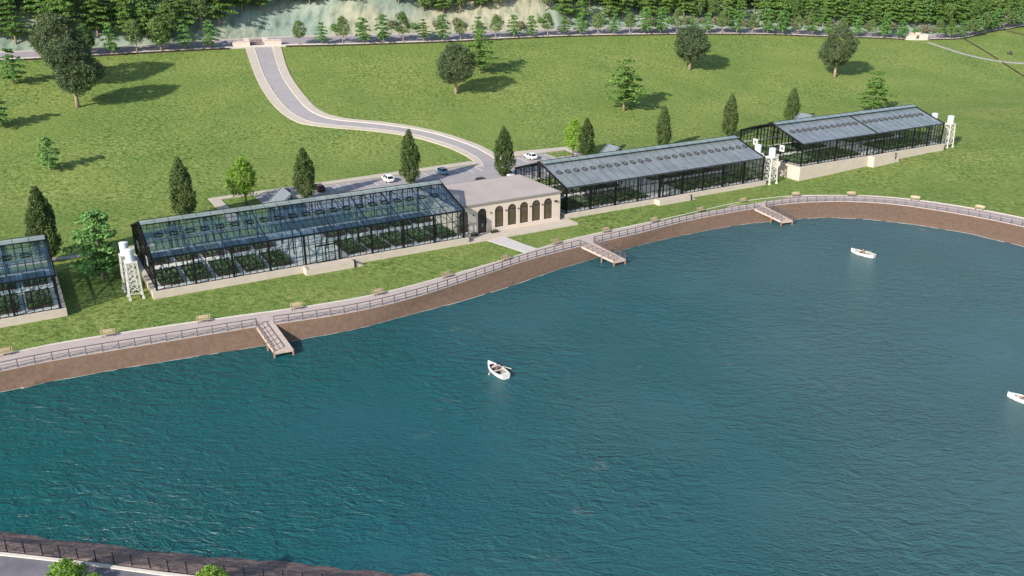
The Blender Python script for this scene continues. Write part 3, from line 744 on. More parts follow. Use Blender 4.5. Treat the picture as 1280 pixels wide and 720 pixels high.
r = MB(); r.box(-1.2, BW+.05, -.12, BD+.1, BH+.003, BH+.13); ro = r.build('roof', M['flatroof'], b)
r = MB(); r.box(-1.25, BW+.10, -.22, -.123, BH-.14, BH+.2); r.box(-1.25, BW+.10, BD+.103, BD+.2, BH-.14, BH+.2); r.build('roof_trim', M['rooftrim'], ro)
for i, c in enumerate(cx):
    bt = -.78 if i == 1 else bot
    fr = MB(); w = .10
    A, I = arch_pts(c, hw, bt, spring), arch_pts(c, hw-w, bt+w, spring)
    for k in range(len(A)-1):
        (x0,z0),(x1,z1) = A[k], A[k+1]; (u0,v0),(u1,v1) = I[k], I[k+1]
        fr.add([(x0,.10,z0),(x1,.10,z1),(u1,.10,v1),(u0,.10,v0)], [(0,1,2,3)]); fr.add([(u0,.10,v0),(u1,.10,v1),(u1,.2,v1),(u0,.2,v0)], [(0,1,2,3)])
    fr.add([(c-hw,.10,bt),(c+hw,.10,bt),(c+hw,.10,bt+w),(c-hw,.10,bt+w)], [(0,1,2,3)])
    fr.beam((c-hw+w, .15, spring), (c+hw-w, .15, spring), .08, .10)
    if i == 1: fr.beam((c, .15, bt+w), (c, .15, spring), .12, .1); fr.beam((c-hw+w,.15,.2), (c+hw-w,.15,.2), .1, .3)
    f = fr.build('door' if i == 1 else 'window', M['winframe'], b)
    g = MB(); g.add([(x, .19, z) for x, z in I], [tuple(range(len(I)))[::-1]]); g.build('glass', M['cardark'] if i == 1 else M['darkglass'], f)
    if i == 1:
        f['label'] = 'dark arched double door'
        for s in (-1, 1):
            hd_ = MB(); hd_.beam((c+s*.1, .06, .35), (c+s*.1, .06, 1.1), .05); hd_.build('handle', M['rim'], f)
for x in (2.6, 6.2, 9.4, 12.05, 14.7, 17.3, 20.3):
    l = MB(); l.box(x-.1, x+.1, -.14, -.003, 2.75, 3.0) if x < 20 else l.box(x-.28, x+.28, -.3, -.003, 3.0, 3.3); l.build('wall_lamp', M['winframe'], b)
for x in (2.4, 6.55):
    o = empty('planter_box', AQ(68.9+x, 137.9-.75, -.83), R(30)); p = MB()
    p.box(-.7,.7,-.22,.22,0,.42); p.build('box', M['winframe'], o); p = MB(); leaf_quads(p, (0,0,.55), (.7,.25,.22), 60, .22, cr); p.build('plants', M['crop'], o)
    tag(o, 'low dark planter on the terrace, %s of the arched door' % ('left' if x < 4 else 'right'), 'planter', 'planters beside the arched door')

# ------------------------------------------------------------------ lattice towers with white tanks
def tower_meshes():
    H_, w0, w1 = 5.9, 1.06, .84
    def cor(z): k = w0+(w1-w0)*z/H_; return k
    legs = []
    for sx in (-1,1):
        for sy in (-1,1):
            m = MB(); m.beam((sx*cor(0), sy*cor(0), 0), (sx*cor(H_), sy*cor(H_), H_), .17, .17); m.box(sx*cor(0)-.2, sx*cor(0)+.2, sy*cor(0)-.2, sy*cor(0)+.2, -.4, .35); legs.append(m.mesh('leg', M['white']))
    m = MB(); zs = [.95, 2.6, 4.25, 5.8]
    for i, z in enumerate(zs):
        k = cor(z)
        for p, q in (((-k,-k,z),(k,-k,z)),((k,-k,z),(k,k,z)),((k,k,z),(-k,k,z)),((-k,k,z),(-k,-k,z))): m.beam(p, q, .10)
        if i < 3:
            z2 = zs[i+1]; k2 = cor(z2)
            for (ax, ay), (bx, by) in (((-1,-1),(1,-1)),((1,-1),(1,1)),((1,1),(-1,1)),((-1,1),(-1,-1))):
                m.beam((ax*k,ay*k,z),(bx*k2,by*k2,z2),.085); m.beam((bx*k,by*k,z),(ax*k2,ay*k2,z2),.085)
    br = m.mesh('lattice', M['white'])
    m = MB(); m.box(-w1-.12, w1+.12, -w1-.12, w1+.12, H_, H_+.16); pf = m.mesh('platform', M['white'])
    m = MB(); m.lathe([(.70,H_+.16),(.70,H_+1.9),(.66,H_+1.96)], 20); tk = m.mesh('tank', M['tank'])
    m = MB(); m.lathe([(.73,H_+1.96),(.73,H_+2.04),(.3,H_+2.14),(.1,H_+2.17)], 20); ld = m.mesh('tank_lid', M['tank'])
    m = MB()
    for s in (-.18,.18): m.beam((s,w0+.1,.3),(s,w1+.2,H_+.2),.04)
    for k in range(12): zz = .5+.42*k; yy = w0+.1-(w0-w1-.1)*zz/H_; m.beam((-.18,yy,zz),(.18,yy,zz),.04)
    la = m.mesh('ladder', M['white'])
    return legs, br, pf, tk, ld, la
TM = tower_meshes()
def tower(a, q, label):
    p = AQ(a, q); o = empty('water_tower', (p.x, p.y, gz(p.x, p.y)), R(30)); tag(o, label, 'water tower', 'white water towers beside the glasshouses')
    o.scale = (1.06, 1.06, 1.0) if a > 100 else (.9, .9, .97)
    for l in TM[0]: link('leg', l, o)
    link('lattice', TM[1], o); link('platform', TM[2], o); t = link('tank', TM[3], o); link('tank_lid', TM[4], t); link('ladder', TM[5], o)
tower(13.1, 136.5, 'white lattice tank tower left of the bluish greenhouse, the one closer to the lake')
tower(12.9, 140.4, 'white lattice tank tower left of the bluish greenhouse, behind its twin')
tower(147.1, 139.3, 'white lattice tank tower between the two grey-roofed greenhouses, the one closer to the lake')
tower(147.0, 143.6, 'white lattice tank tower between the two grey-roofed greenhouses, behind its twin')
tower(209.0, 139.4, 'white lattice tank tower right of the far greenhouse, the one closer to the lake')
tower(208.7, 143.8, 'white lattice tank tower right of the far greenhouse, half hidden by its roof')

# ------------------------------------------------------------------ railings, docks, benches
rp = resample(rail, step=.4)
def nearest(x, y): return min(range(len(rp)), key=lambda i: (rp[i].x-x)**2+(rp[i].y-y)**2)
post = MB(); post.box(-.055,.055,-.055,.055,0,1.12); post.box(-.09,.09,-.09,.09,0,.03); POST = post.mesh('post', M['rail'])
def railing(i0, i1, z, label):
    seg = [p.copy() for p in rp[i0:i1+1]]
    for k, p in enumerate(seg):
        pass
    m = max(2, int(round(sum((seg[i+1]-seg[i]).length for i in range(len(seg)-1))/2.0))+1)
    ps = resample(seg, n=m); o = empty('railing', (ps[0].x, ps[0].y, z)); tag(o, label, 'railing', 'railings along the promenade')
    off = []
    for k, p in enumerate(ps):
        d = (ps[min(k+1,m-1)]-ps[max(k-1,0)]).normalized(); off.append(p+Vector((-d.y, d.x, 0))*.18)
    rl = MB()
    for h, w in ((1.1,.09),(.62,.055),(.20,.055)):
        for k in range(m-1): rl.beam((off[k].x-ps[0].x, off[k].y-ps[0].y, h), (off[k+1].x-ps[0].x, off[k+1].y-ps[0].y, h), w, w)
    rl.build('rails', M['rail'], o)
    for k, p in enumerate(off):
        d = (ps[min(k+1,m-1)]-ps[max(k-1,0)]); link('post', POST, o, (p.x-ps[0].x, p.y-ps[0].y, 0), math.atan2(d.y, d.x))
PZ = -1.18
DK = [((-35.9,114.2),(-33.4,114.9),(-31.9,108.0),(-29.6,109.0)), ((12.3,149.7),(14.8,151.5),(17.7,144.6),(19.8,145.8)), ((49.2,174.0),(52.0,175.4),(53.4,168.4),(55.8,169.2))]
cuts = [(nearest(*d[0]), nearest(*d[1])) for d in DK]
railing(nearest(-120,66), cuts[0][0], PZ, 'dark promenade railing from the left edge to the nearest jetty')
railing(cuts[0][1], cuts[1][0], PZ, 'long dark promenade railing between the nearest and the middle jetty')
railing(cuts[1][1], cuts[2][0], PZ, 'dark promenade railing between the middle and the far jetty')
railing(cuts[2][1], nearest(119,120), PZ, 'dark promenade railing curving right from the far jetty')
def dock(d, label, sides):
    s0, s1, e0, e1 = [Vector((*p, 0)) for p in d]
    for p in (s0, s1): p.z = PZ-.02
    for p in (e0, e1): p.z = -2.32
    b0 = (s0+s1)/2; o = empty('jetty', (b0.x, b0.y, PZ)); tag(o, label, 'jetty', 'sloping wooden jetties')
    T = lambda v: (v[0]-b0.x, v[1]-b0.y, v[2]-PZ)
    back = (s0-e0).normalized()*.9
    m = MB(); n = 26
    for k in range(n):
        t0, t1 = k/n, (k+.93)/n
        q = [(s0+back).lerp(e0,t0), (s1+back).lerp(e1,t0), (s1+back).lerp(e1,t1), (s0+back).lerp(e0,t1)]
        if k < 3:
            for v in q: v.z = max(v.z, PZ-.02) if k < 2 else v.z
        m.add([T(v) for v in q]+[T(v-Vector((0,0,.09))) for v in q], [(0,1,2,3),(7,6,5,4),(0,4,5,1),(1,5,6,2),(2,6,7,3),(3,7,4,0)])
    m.build('deck', M['dock'], o)
    m = MB()
    for a, b_ in ((s0,e0),(s1,e1)): m.beam(T(a-Vector((0,0,.2))), T(b_-Vector((0,0,.2))), .16, .22)
    m.beam(T(e0-Vector((0,0,.2))), T(e1-Vector((0,0,.2))), .12, .22); m.build('joist', M['dock'], o)
    for a, b_ in ((s0,e0),(s1,e1)):
        for t in (.62, .985):
            p = a.lerp(b_, t); pm = MB(); pm.beam(T((p.x,p.y,-4.6)), T((p.x,p.y,p.z-.05)), .24, .24); pm.build('pile', M['dockpost'], o)
    for si in sides:
        a, b_ = ((s0,e0),(s1,e1))[si]; m = MB(); k = 7
        rr = MB()
        for h, w in ((1.05,.085),(.6,.05),(.2,.05)): rr.beam(T(a+Vector((0,0,h))), T(b_+Vector((0,0,h))), w, w)
        ro_ = rr.build('side_rail', M['rail'], o)
        for j in range(k):
            p = a.lerp(b_, .01+.97*j/(k-1)); pm = MB(); pm.beam(T(p), T(p+Vector((0,0,1.08))), .1, .1); pm.build('rail_post', M['rail'], ro_)
dock(DK[0], 'nearest wooden jetty with a railing along its left side only', (0,))
dock(DK[1], 'middle wooden jetty with railings on both sides, below the arched building', (0,1))
dock(DK[2], 'far small wooden jetty with railings on both sides, near the two water towers', (0,1))

def bench_meshes():
    s = MB()
    for k in range(4): s.box(-.95,.95,-.28+.14*k,-.165+.14*k,.42,.47)
    k_ = MB()
    for k in range(4):
        z = .55+.13*k; y = .30+.035*k; k_.add([(-.95,y,z),(.95,y,z),(.95,y+.03,z+.11),(-.95,y+.03,z+.11),(-.95,y+.045,z),(.95,y+.045,z),(.95,y+.075,z+.11),(-.95,y+.075,z+.11)], [(0,1,2,3),(7,6,5,4),(3,2,6,7),(1,0,4,5),(0,3,7,4),(2,1,5,6)])
    l = MB(); l.box(-.04,.04,-.26,-.20,0,.42); l.box(-.04,.04,.20,.26,0,.419); l.beam((0,.26,.42),(0,.44,1.05),.06,.05); l.box(-.04,.04,-.2,.2,.36,.415)
    return s.mesh('seat', M['bench']), k_.mesh('backrest', M['bench']), l.mesh('leg', M['benchleg'])
BE = bench_meshes()
BP = [(-66.6,105.9),(-55.5,111.8),(-43.8,116.3),(-32.2,121.4),(-21.2,127.3),(-11.4,134.7),(-2.2,143),(6.9,151.9),(17.2,158.1),(27.7,164.6),(37.7,172),(48.4,178.3),(60.4,183),(72.6,183.9),(84,179.2),(94.2,172.3)]
where = ['at the left edge of the photo','second from the left','third from the left, below the white tower','just left above the nearest jetty','just right of the nearest jetty','sixth from the left, below the bluish greenhouse',
         'just left of the paved path','just right of the paved path','right above the middle jetty','tenth from the left, below the grey-roofed greenhouse','eleventh from the left, two left of the far jetty','beside the far jetty, on its left','just right of the far jetty','third from the right end','second from the right end','rightmost of the row']
pi_ = resample(prin, step=.5)
for (x, y), w in zip(BP, where):
    k = min(range(len(pi_)), key=lambda i: (pi_[i].x-x)**2+(pi_[i].y-y)**2); d = (pi_[min(k+1,len(pi_)-1)]-pi_[k-1]).normalized()
    nrm = Vector((-d.y, d.x, 0)); p = pi_[k]-nrm*.75
    o = empty('bench', (p.x, p.y, -1.16), math.atan2(d.y, d.x)); tag(o, 'pale wooden bench on the promenade, '+w, 'bench', 'benches along the promenade')
    o.scale = (.95,.9,.86); link('seat', BE[0], o); link('backrest', BE[1], o)
    for s in (-.75,.75): link('leg', BE[2], o, (s,0,0))

# posts and wires of the near fence
fp = resample([Vector((p.x, p.y+.45, 0)) for p in nk], step=1.72)
fp = [p for p in fp if -62 < p.x < 8]
o = empty('post_fence', (fp[0].x, fp[0].y, -1.35)); tag(o, 'thin dark post and wire fence above the near stony bank', 'fence')
pm = MB(); pm.box(-.035,.035,-.035,.035,-.3,1.2); pme = pm.mesh('post', M['black'])
wm = MB()
for h in (.55,.85,1.15):
    for k in range(len(fp)-1): wm.beam((fp[k].x-fp[0].x, fp[k].y-fp[0].y, h), (fp[k+1].x-fp[0].x, fp[k+1].y-fp[0].y, h), .012)
wm.build('wires', M['black'], o)
for p in fp: link('post', pme, o, (p.x-fp[0].x, p.y-fp[0].y, 0))

# ------------------------------------------------------------------ cars
def car_meshes(hatch=False):
    Lc, Wc = 4.4, 1.82
    st = [(-2.2,.42,.62,.72),(-2.12,.30,.80,.84),(-1.75,.22,.93,.90),(-1.0,.20,.96,.91),(0,.20,.95,.91),(1.0,.20,.93,.91),(1.55,.22,.86,.89),(2.0,.28,.76,.82),(2.18,.40,.64,.70)]  # x, z low, z belt, half width
    m = MB(); n = 8
    for x, zl, zb, w in st:
        m.v += [(x,-w*.9,zl),(x,-w,zl+.14),(x,-w,zb-.16),(x,-w*.88,zb),(x,w*.88,zb),(x,w,zb-.16),(x,w,zl+.14),(x,w*.9,zl)]
    for i in range(len(st)-1):
        for j in range(n): m.f.append((i*n+j, i*n+(j+1)%n, (i+1)*n+(j+1)%n, (i+1)*n+j)); m.m.append(0)
    m.f.append(tuple(range(n))[::-1]); m.m.append(0); m.f.append(tuple((len(st)-1)*n+j for j in range(n))); m.m.append(0)
    body = m
    g = MB(); r0 = -1.95 if hatch else -1.75
    cs = [(r0,.92,.925,.80),(r0+.45,.92,1.40,.64),(-.2,.92,1.47,.65),(.35,.92,1.44,.65),(1.2,.90,.91,.80)]
    for x, zl, zt, w in cs: g.v += [(x,-.82,zl),(x,-w,zt),(x,w,zt),(x,.82,zl)]
    for i in range(len(cs)-1):
        for j in range(3): g.f.append((i*4+j, i*4+j+1, (i+1)*4+j+1, (i+1)*4+j)); g.m.append(0)
    rf = MB()
    for x, z, w in ((r0+.40,1.405,.62),(-.2,1.485,.645),(.35,1.455,.645),(.46,1.40,.62)): rf.v += [(x,-w,z),(x,w,z)]
    for i in range(3): rf.f.append((i*2, i*2+1, i*2+3, i*2+2)); rf.m.append(0)
    for s in (-1,1):
        rf.beam((r0+.42, s*.64, 1.40), (r0+.02, s*.80, .94), .09, .06); rf.beam((.42, s*.645, 1.43), (1.16, s*.80, .93), .07, .05); rf.beam((-.35, s*.655, 1.46), (-.35, s*.815, .94), .09, .05)
    t = MB(); t.tube([(0,-.11,0),(0,-.10,0),(0,.10,0),(0,.11,0)], [.29,.33,.33,.29], 18); ri = MB(); ri.tube([(0,-.118,0),(0,.118,0)], [.2,.2], 12)
    hl = MB(); hl.box(-.06,.05,-.16,.16,-.05,.06)
    return body, g, rf, t, ri, hl
CB = car_meshes(); CH = car_meshes(True)
def car(a, q, paint, label, hatch=False, flip=False, dz=.06):
    c = CH if hatch else CB; p = AQ(a, q)
    o = empty('parked_car', (p.x, p.y, gz(p.x, p.y)+dz), R(30)+(PI/2 if not flip else -PI/2)); tag(o, label, 'car', 'cars in the car park')
    bo = c[0].build('body', M[paint], o, smooth=True); bo.data.set_sharp_from_angle(angle=R(35))
    c[1].build('windows', M['carglass'], o); c[2].build('roof', M[paint], o)
    tme, rme = c[3].mesh('wheel', M['tyre']), c[4].mesh('rim', M['rim']); hl, tl = c[5].mesh('headlight', M['lamp']), c[5].mesh('taillight', M['tail'])
    for x in (-1.35, 1.35):
        for s in (-1, 1): w = link('wheel', tme, o, (x, s*.84, .33)); link('rim', rme, w)
    for s in (-1, 1): link('headlight', hl, o, (2.13, s*.52, .62)); link('taillight', tl, o, (-2.15, s*.56, .70))
car(73.6, 183.7, 'carwhite', 'white hatchback parked in a bay behind the bluish greenhouse, left of the tall poplar', True)
car(87.2, 183.9, 'carblue', 'blue grey saloon parked right of the tall dark poplar')
car(57.4, 183.5, 'carred', 'dark maroon car parked just right of a poplar behind the bluish greenhouse', True)
car(50.0, 183.5, 'cardark', 'black car half hidden behind the small gabled porch')
car(113.2, 186.8, 'carwhite', 'white saloon parked at the right end of the car park')
car(90.6, 170.2, 'cardark', 'black car showing only its roof behind the flat roofed building', flip=True)
car(99.2, 174.0, 'carwhite', 'white car half hidden behind the flat roof, beside the poplar', True, flip=True)

# ------------------------------------------------------------------ people and rowing boats
def skinned(name, V, E, rad, mats, parent, matfn=None, sub=1):
    me = bpy.data.meshes.new(name+'_cage'); me.from_pydata(V, E, []); o = bpy.data.objects.new(name+'_cage', me); col.objects.link(o)
    s = o.modifiers.new('skin', 'SKIN'); s.use_smooth_shade = True
    for i, r in enumerate(rad):
        d = me.skin_vertices[0].data[i]; rr = r if isinstance(r, tuple) else (r, r); d.radius = rr; d.use_root = (i == 0)
    sb = o.modifiers.new('sub', 'SUBSURF'); sb.levels = sub; sb.render_levels = sub
    dg = bpy.context.evaluated_depsgraph_get(); me2 = bpy.data.meshes.new_from_object(o.evaluated_get(dg)); me2.name = name
    bpy.data.objects.remove(o); bpy.data.meshes.remove(me)
    me2.materials.clear()
    for m in mats: me2.materials.append(m)
    if matfn:
        for p in me2.polygons: p.material_index = matfn(p.center)
    return link(name, me2, parent)
def rower(loc, rz, label, shirt):
    """seated figure facing +x, hips at the origin, hands forward on the oar grips"""
    o = empty('person', loc, rz); tag(o, label, 'person', 'people rowing the boats')
    V = [(0,0,.08),(.02,0,.26),(.05,0,.44),(.07,0,.55),(.09,0,.66),(.11,0,.77)]; Ed = [(0,1),(1,2),(2,3),(3,4),(4,5)]
    rad = [(.16,.12),(.14,.11),(.17,.11),(.055,.055),(.095,.085),(.07,.07)]
    def add(p, r, par): V.append(p); rad.append(r); Ed.append((par, len(V)-1)); return len(V)-1
    for s in (-1, 1):
        sh = add((.06, s*.19, .47), .065, 2); el = add((.24, s*.27, .30), .045, sh); wr = add((.46, s*.20, .33), .032, el); pm = add((.53, s*.19, .335), .036, wr)
        for k in range(4): f1 = add((.575, s*(.165+.016*k), .345), .0095, pm); add((.60-.004*abs(k-1.5), s*(.165+.016*k), .315), .008, f1)
        t1 = add((.55, s*.150, .32), .010, pm); add((.58, s*.145, .305), .008, t1)
        hp = add((.08, s*.10, .07), .09, 0); kn = add((.46, s*.14, .20), .065, hp); an = add((.66, s*.13, -.14), .042, kn); add((.78, s*.14, -.17), .04, an)
    def mf(c):
        if c.z > .57: return 2
        if c.x > .44 and c.z > .24 and abs(c.y) > .12 and c.z > .27: return 2
        if c.z < .16 or (c.x > .16 and abs(c.y) < .2 and c.z < .27): return 1
        return 0
    o.scale = (1.12,)*3
    skinned('body', V, Ed, rad, [M[shirt], M['trouser'], M['skin']], o, mf, 1)
    h = MB(); h.lathe([(.098,0),(.104,.05),(.085,.10),(.04,.125)], 14); hr = h.build('hair', M['hair'], o, (.085,0,.70), smooth=True)
    f = MB(); f.box(.185,.205,-.012,.012,.665,.70)
    for s in (-1,1): f.box(.176,.186,s*.035-.012,s*.035+.012,.695,.708); f.box(.07,.10,s*.098-.01,s*.098+.01,.66,.71)
    f.build('face', M['skin'], o)
def boat(x, y, heading, scale, label, plabel, shirt):
    o = empty('rowing_boat', (x, y, WATER_Z), heading); tag(o, label, 'boat', 'white rowing boats on the lake'); o.scale = (scale,)*3
    st = [(-1.95,.52,.50,-.08),(-1.7,.62,.47,-.14),(-1.1,.74,.43,-.17),(-.3,.80,.41,-.18),(.5,.74,.43,-.17),(1.2,.54,.49,-.13),(1.75,.26,.57,-.06),(2.1,.03,.66,.10)]
    m = MB(); n = 9
    for x_, w, zs, zk in st:
        for k in range(n):
            t = PI*k/(n-1); m.v.append((x_, -w*math.copysign(abs(math.cos(t))**.75, math.cos(t)), zs-(zs-zk)*math.sin(t)**.8))
    for i in range(len(st)-1):
        for j in range(n-1): m.f.append((i*n+j, (i+1)*n+j, (i+1)*n+j+1, i*n+j+1)); m.m.append(0)
    m.f.append(tuple(range(n))); m.m.append(0)
    for s in (-1,1):
        for i in range(len(st)-1):
            a, c = st[i], st[i+1]; wv = .15
            P = [(a[0],s*a[1],a[2]+.03),(c[0],s*c[1],c[2]+.03),(c[0],s*max(0,c[1]-wv),c[2]+.03),(a[0],s*max(0,a[1]-wv),a[2]+.03)]
            Q = [(v[0],v[1],v[2]-.06) for v in P]; m.add(P+Q, [(0,1,2,3),(3,2,6,7),(0,1,5,4)])
    P = [(st[-1][0],0,.695),(st[-3][0]+.1,st[-3][1]-.1,.535),(st[-3][0]+.1,-st[-3][1]+.1,.535)]; m.add(P, [(0,1,2)])
    m.add([(-1.95,.52,.53),(-1.95,-.52,.53),(-1.65,-.58,.50),(-1.65,.58,.50)], [(0,1,2,3)])
    m.build('hull', M['hull'], o, smooth=False)
    f = MB(); fs = [(a, w*.80, zs*.62, zk+.06) for a, w, zs, zk in st[:-1]]
    for a, w, zs, zk in fs: f.v += [(a+.03,-w*1.02,zs+.10),(a+.03,-w*.6,zk+.10),(a+.03,w*.6,zk+.10),(a+.03,w*1.02,zs+.10)]
    for i in range(len(fs)-1):
        for j in range(3): f.f.append((i*4+j, (i+1)*4+j, (i+1)*4+j+1, i*4+j+1)); f.m.append(0)
    f.build('inside', M['boatin'], o)
    for xx, w in ((-1.15,.66),(.0,.74),(1.0,.52)):
        t = MB(); t.box(xx-.14, xx+.14, -w, w, .27, .315); t.build('thwart', M['thwart'], o)
    for s in (-1,1):
        r = MB(); r.tube([(.55,s*.14,.50),(.30,s*.70,.50),(-.35,s*1.25,.40)], [.022,.025,.03], 6); r.beam((-.35,s*1.25,.40),(-.62,s*1.48,.36),.14,.03); r.build('oar', M['thwart'], o)
    d = Vector((math.cos(heading), math.sin(heading), 0))
    rower((x-d.x*.04*scale, y-d.y*.04*scale, WATER_Z+.32*scale), heading, plabel, shirt)
boat(-1.9, 103.7, math.atan2(5.1,-3.1), 1.15, 'white rowing boat alone in the middle of the lake', 'person in grey shirt rowing the white boat in mid lake', 'shirt')
boat(63.0, 150.7, math.atan2(4.0,-3.4), 1.12, 'white rowing boat near the far brown bank', 'person in brown shirt rowing the boat near the far bank', 'shirt2')
boat(62.6, 95.6, math.atan2(1.4,-1.6), 1.05, 'white rowing boat cut off by the right edge of the photo', 'person sitting in the boat at the right edge of the photo', 'shirt')

# ------------------------------------------------------------------ gates, fences, boulder
def gate(p0, p1, label, wing, cen):
    c = (Vector((*p0,0))+Vector((*p1,0)))/2; d = Vector((*p1,0))-Vector((*p0,0)); L = d.length; z = gz(c.x, c.y)
    o = empty('road_gate', (c.x, c.y, z), math.atan2(d.y, d.x)); tag(o, label, 'gate', 'gates on the hillside road')
    for s in (-1, 1):
        m = MB(); x0 = cen; x1 = L/2
        m.box(*sorted((s*x0, s*x1)), -.9, .9, -1.5, wing); m.box(*sorted((s*(x0-.1), s*(x1+.1))), -1.0, 1.0, wing, wing+.14); w = m.build('wing_wall', M['gatepier'], o)
        m = MB(); m.box(*sorted((s*(x0-.05), s*(x0+1.1))), .95, 2.6, -1, wing+.5); m.box(*sorted((s*(x0-.12), s*(x0+1.2))), .88, 2.7, wing+.5, wing+.65); m.build('pier', M['gatepier'], w)
        g = MB(); xa, xb = s*.06, s*(cen-.1)
        for x in (xa, xb, (xa+xb)/2): g.beam((x, 0, .1), (x, 0, 1.9), .13)
        for zz in (.15, 1.0, 1.85): g.beam((xa, 0, zz), (xb, 0, zz), .12)
        xc = (xa+xb)/2
        for k in range(14): t0, t1 = 2*PI*k/14, 2*PI*(k+1)/14; rr = abs(xb-xa)*.36; g.beam((xc+rr*math.cos(t0), -.02, 1.0+rr*.8*math.sin(t0)), (xc+rr*math.cos(t1), -.02, 1.0+rr*.8*math.sin(t1)), .12)
        g.build('gate_leaf', M['gate'], o)
gate((-88.6,290.2), (-75.0,297.0), 'pale double pier gate with bronze scroll leaves at the top of the drive', 1.7, 2.4)
gate((170.6,395.6), (180.0,398.6), 'small pale gate with a bronze leaf at the far right of the hillside road', 2.1, 1.15)
# low dark edging wall under the kerb of the road
def low_fence(pts, h, name, label, m, w=.16, posts=2.2):
    P = resample(V3(pts) if len(pts[0]) == 2 else pts, step=2.5); z0 = gz(P[0].x, P[0].y); o = empty(name, (P[0].x, P[0].y, z0)); tag(o, label, 'fence' if 'fence' in name else 'wall')
    mb = MB()
    for a, b_ in zip(P, P[1:]):
        za, zb = gz(a.x, a.y)-z0, gz(b_.x, b_.y)-z0; d = (b_-a).normalized(); n = Vector((-d.y, d.x, 0))*w/2; e = P[0]
        vs = []
        for p, z in ((a, za), (b_, zb)):
            for sgn in (-1, 1):
                v = p+n*sgn-e; vs += [(v.x, v.y, z-.4), (v.x, v.y, z+h)]
        mb.add(vs, [(0,1,5,4),(2,6,7,3),(1,3,7,5),(0,2,3,1),(4,5,7,6)])
    mb.build('panel', m, o)
    pm = MB(); pm.box(-.09,.09,-.09,.09,-.4,h+.12); pme = pm.mesh('post', m)
    step = max(1, int(len(P)/90)+1)
    for p in P[::step]: link('post', pme, o, (p.x-P[0].x, p.y-P[0].y, gz(p.x, p.y)-z0))
lo_in = [p for p in lo if -170 < p.x < 262]
gl = [p for p in lo_in if p.x < -87.5]; gm_ = [p for p in lo_in if -74.8 < p.x < 170]; gr = [p for p in lo_in if p.x > 179.5]
low_fence(gl, .5, 'road_edge_wall', 'low dark wall under the road kerb left of the double pier gate', M['kerbdark'])
low_fence(gm_, .5, 'road_edge_wall', 'long low dark wall under the road kerb between the two gates', M['kerbdark'])
low_fence(gr, .5, 'road_edge_wall', 'low dark wall under the road kerb right of the small far gate', M['kerbdark'])
low_fence([(200.5,406),(201.2,390),(201.0,376)], .42, 'boundary_fence', 'low dark fence crossing the lawn above the thin hill path at far right', M['kerbdark'])
low_fence([(200.8,372),(200.4,353),(199,330),(197,300)], .42, 'boundary_fence', 'low dark fence running down the lawn below the thin hill path at far right', M['kerbdark'])
low_fence([(233,432),(240,426),(252,418)], .42, 'boundary_fence', 'short dark fence below the road bend at the right edge', M['kerbdark'])
def blob(name, p, r, m, label, cat):
    bm = bmesh.new(); bmesh.ops.create_icosphere(bm, subdivisions=3, radius=1)
    for v in bm.verts: k = 1+.18*math.sin(v.co.x*4+1)+.12*math.sin(v.co.y*6+v.co.z*3); v.co = Vector((v.co.x*r*k*1.3, v.co.y*r*k, v.co.z*r*k*.9))
    me = bpy.data.meshes.new(name); bm.to_mesh(me); bm.free(); me.materials.append(m); tag(link(name, me, None, (p[0], p[1], gz(*p)+r*.5)), label, cat)
blob('boulder', (211.7,387.8), .9, M['rock'], 'small dark boulder on the grass beyond the dark fence at far right', 'boulder')

# ------------------------------------------------------------------ trees
class Tree:
    def __init__(s, name, crown, trunk, cm, tm):
        s.name = name; s.c = crown.mesh('crown', M[cm]); s.t = trunk.mesh('trunk', M[tm], True)
    def put(s, x, y, sc_, label, group=None, rz=None, cat='tree', z=None, sxy=1.0):
        o = empty(s.name, (x, y, (gz(x, y) if z is None else z)-.1), TR.uniform(0, 6.28) if rz is None else rz)
        o.scale = (sc_*sxy*TR.uniform(.94,1.06), sc_*sxy*TR.uniform(.94,1.06), sc_); tag(o, label, cat, group)
        link('crown', s.c, o); link('trunk', s.t, o); return o
TR = random.Random(3)
def trunk_mesh(rn, h, r, limbs, spread, lz):
    m = MB(); pts = [(rn.uniform(-.06,.06)*k, rn.uniform(-.06,.06)*k, h*k/5-.3*(k == 0)) for k in range(6)]
    m.tube(pts, [r*1.35, r, r*.85, r*.7, r*.5, r*.2], 9)
    for k in range(limbs):
        a = 2*PI*k/limbs+rn.uniform(-.4,.4); z = h*rn.uniform(lz, .8); l = spread*rn.uniform(.6,1)
        m.tube([(0,0,z),(math.cos(a)*l*.5,math.sin(a)*l*.5,z+l*.35),(math.cos(a)*l,math.sin(a)*l,z+l*.6)], [r*.4,r*.28,r*.08], 6)
    return m
def round_tree(seed, H, W, z0, nc, per, size, rc, egg=0.0, top=1.0):
    rn = random.Random(seed); m = MB(); hz = (H-z0)/2; zc = z0+hz
    lob = [(rn.uniform(0,2*PI), rn.uniform(-1,1), rn.uniform(.10,.26)) for _ in range(7)]
    for _ in range(nc):
        u = rn.uniform(-1,1); a = rn.uniform(0,2*PI); s = math.sqrt(1-u*u); rr = rn.uniform(.45,1)**.45
        k = 1-.12+sum(w*math.cos(a-t0)*max(0, 1-abs(u-h0)) for t0, h0, w in lob)*.9
        wz = 1-egg*u
        x, y, z = math.cos(a)*s*W/2*rr*k*wz, math.sin(a)*s*W/2*rr*k*wz, zc+u*hz*rr*(.97+.1*rn.uniform(-1,1))
        leaf_quads(m, (x,y,z), (rc*rn.uniform(.7,1.3), rc*rn.uniform(.7,1.3), rc*.75), per, size, rn, .15)
    return m
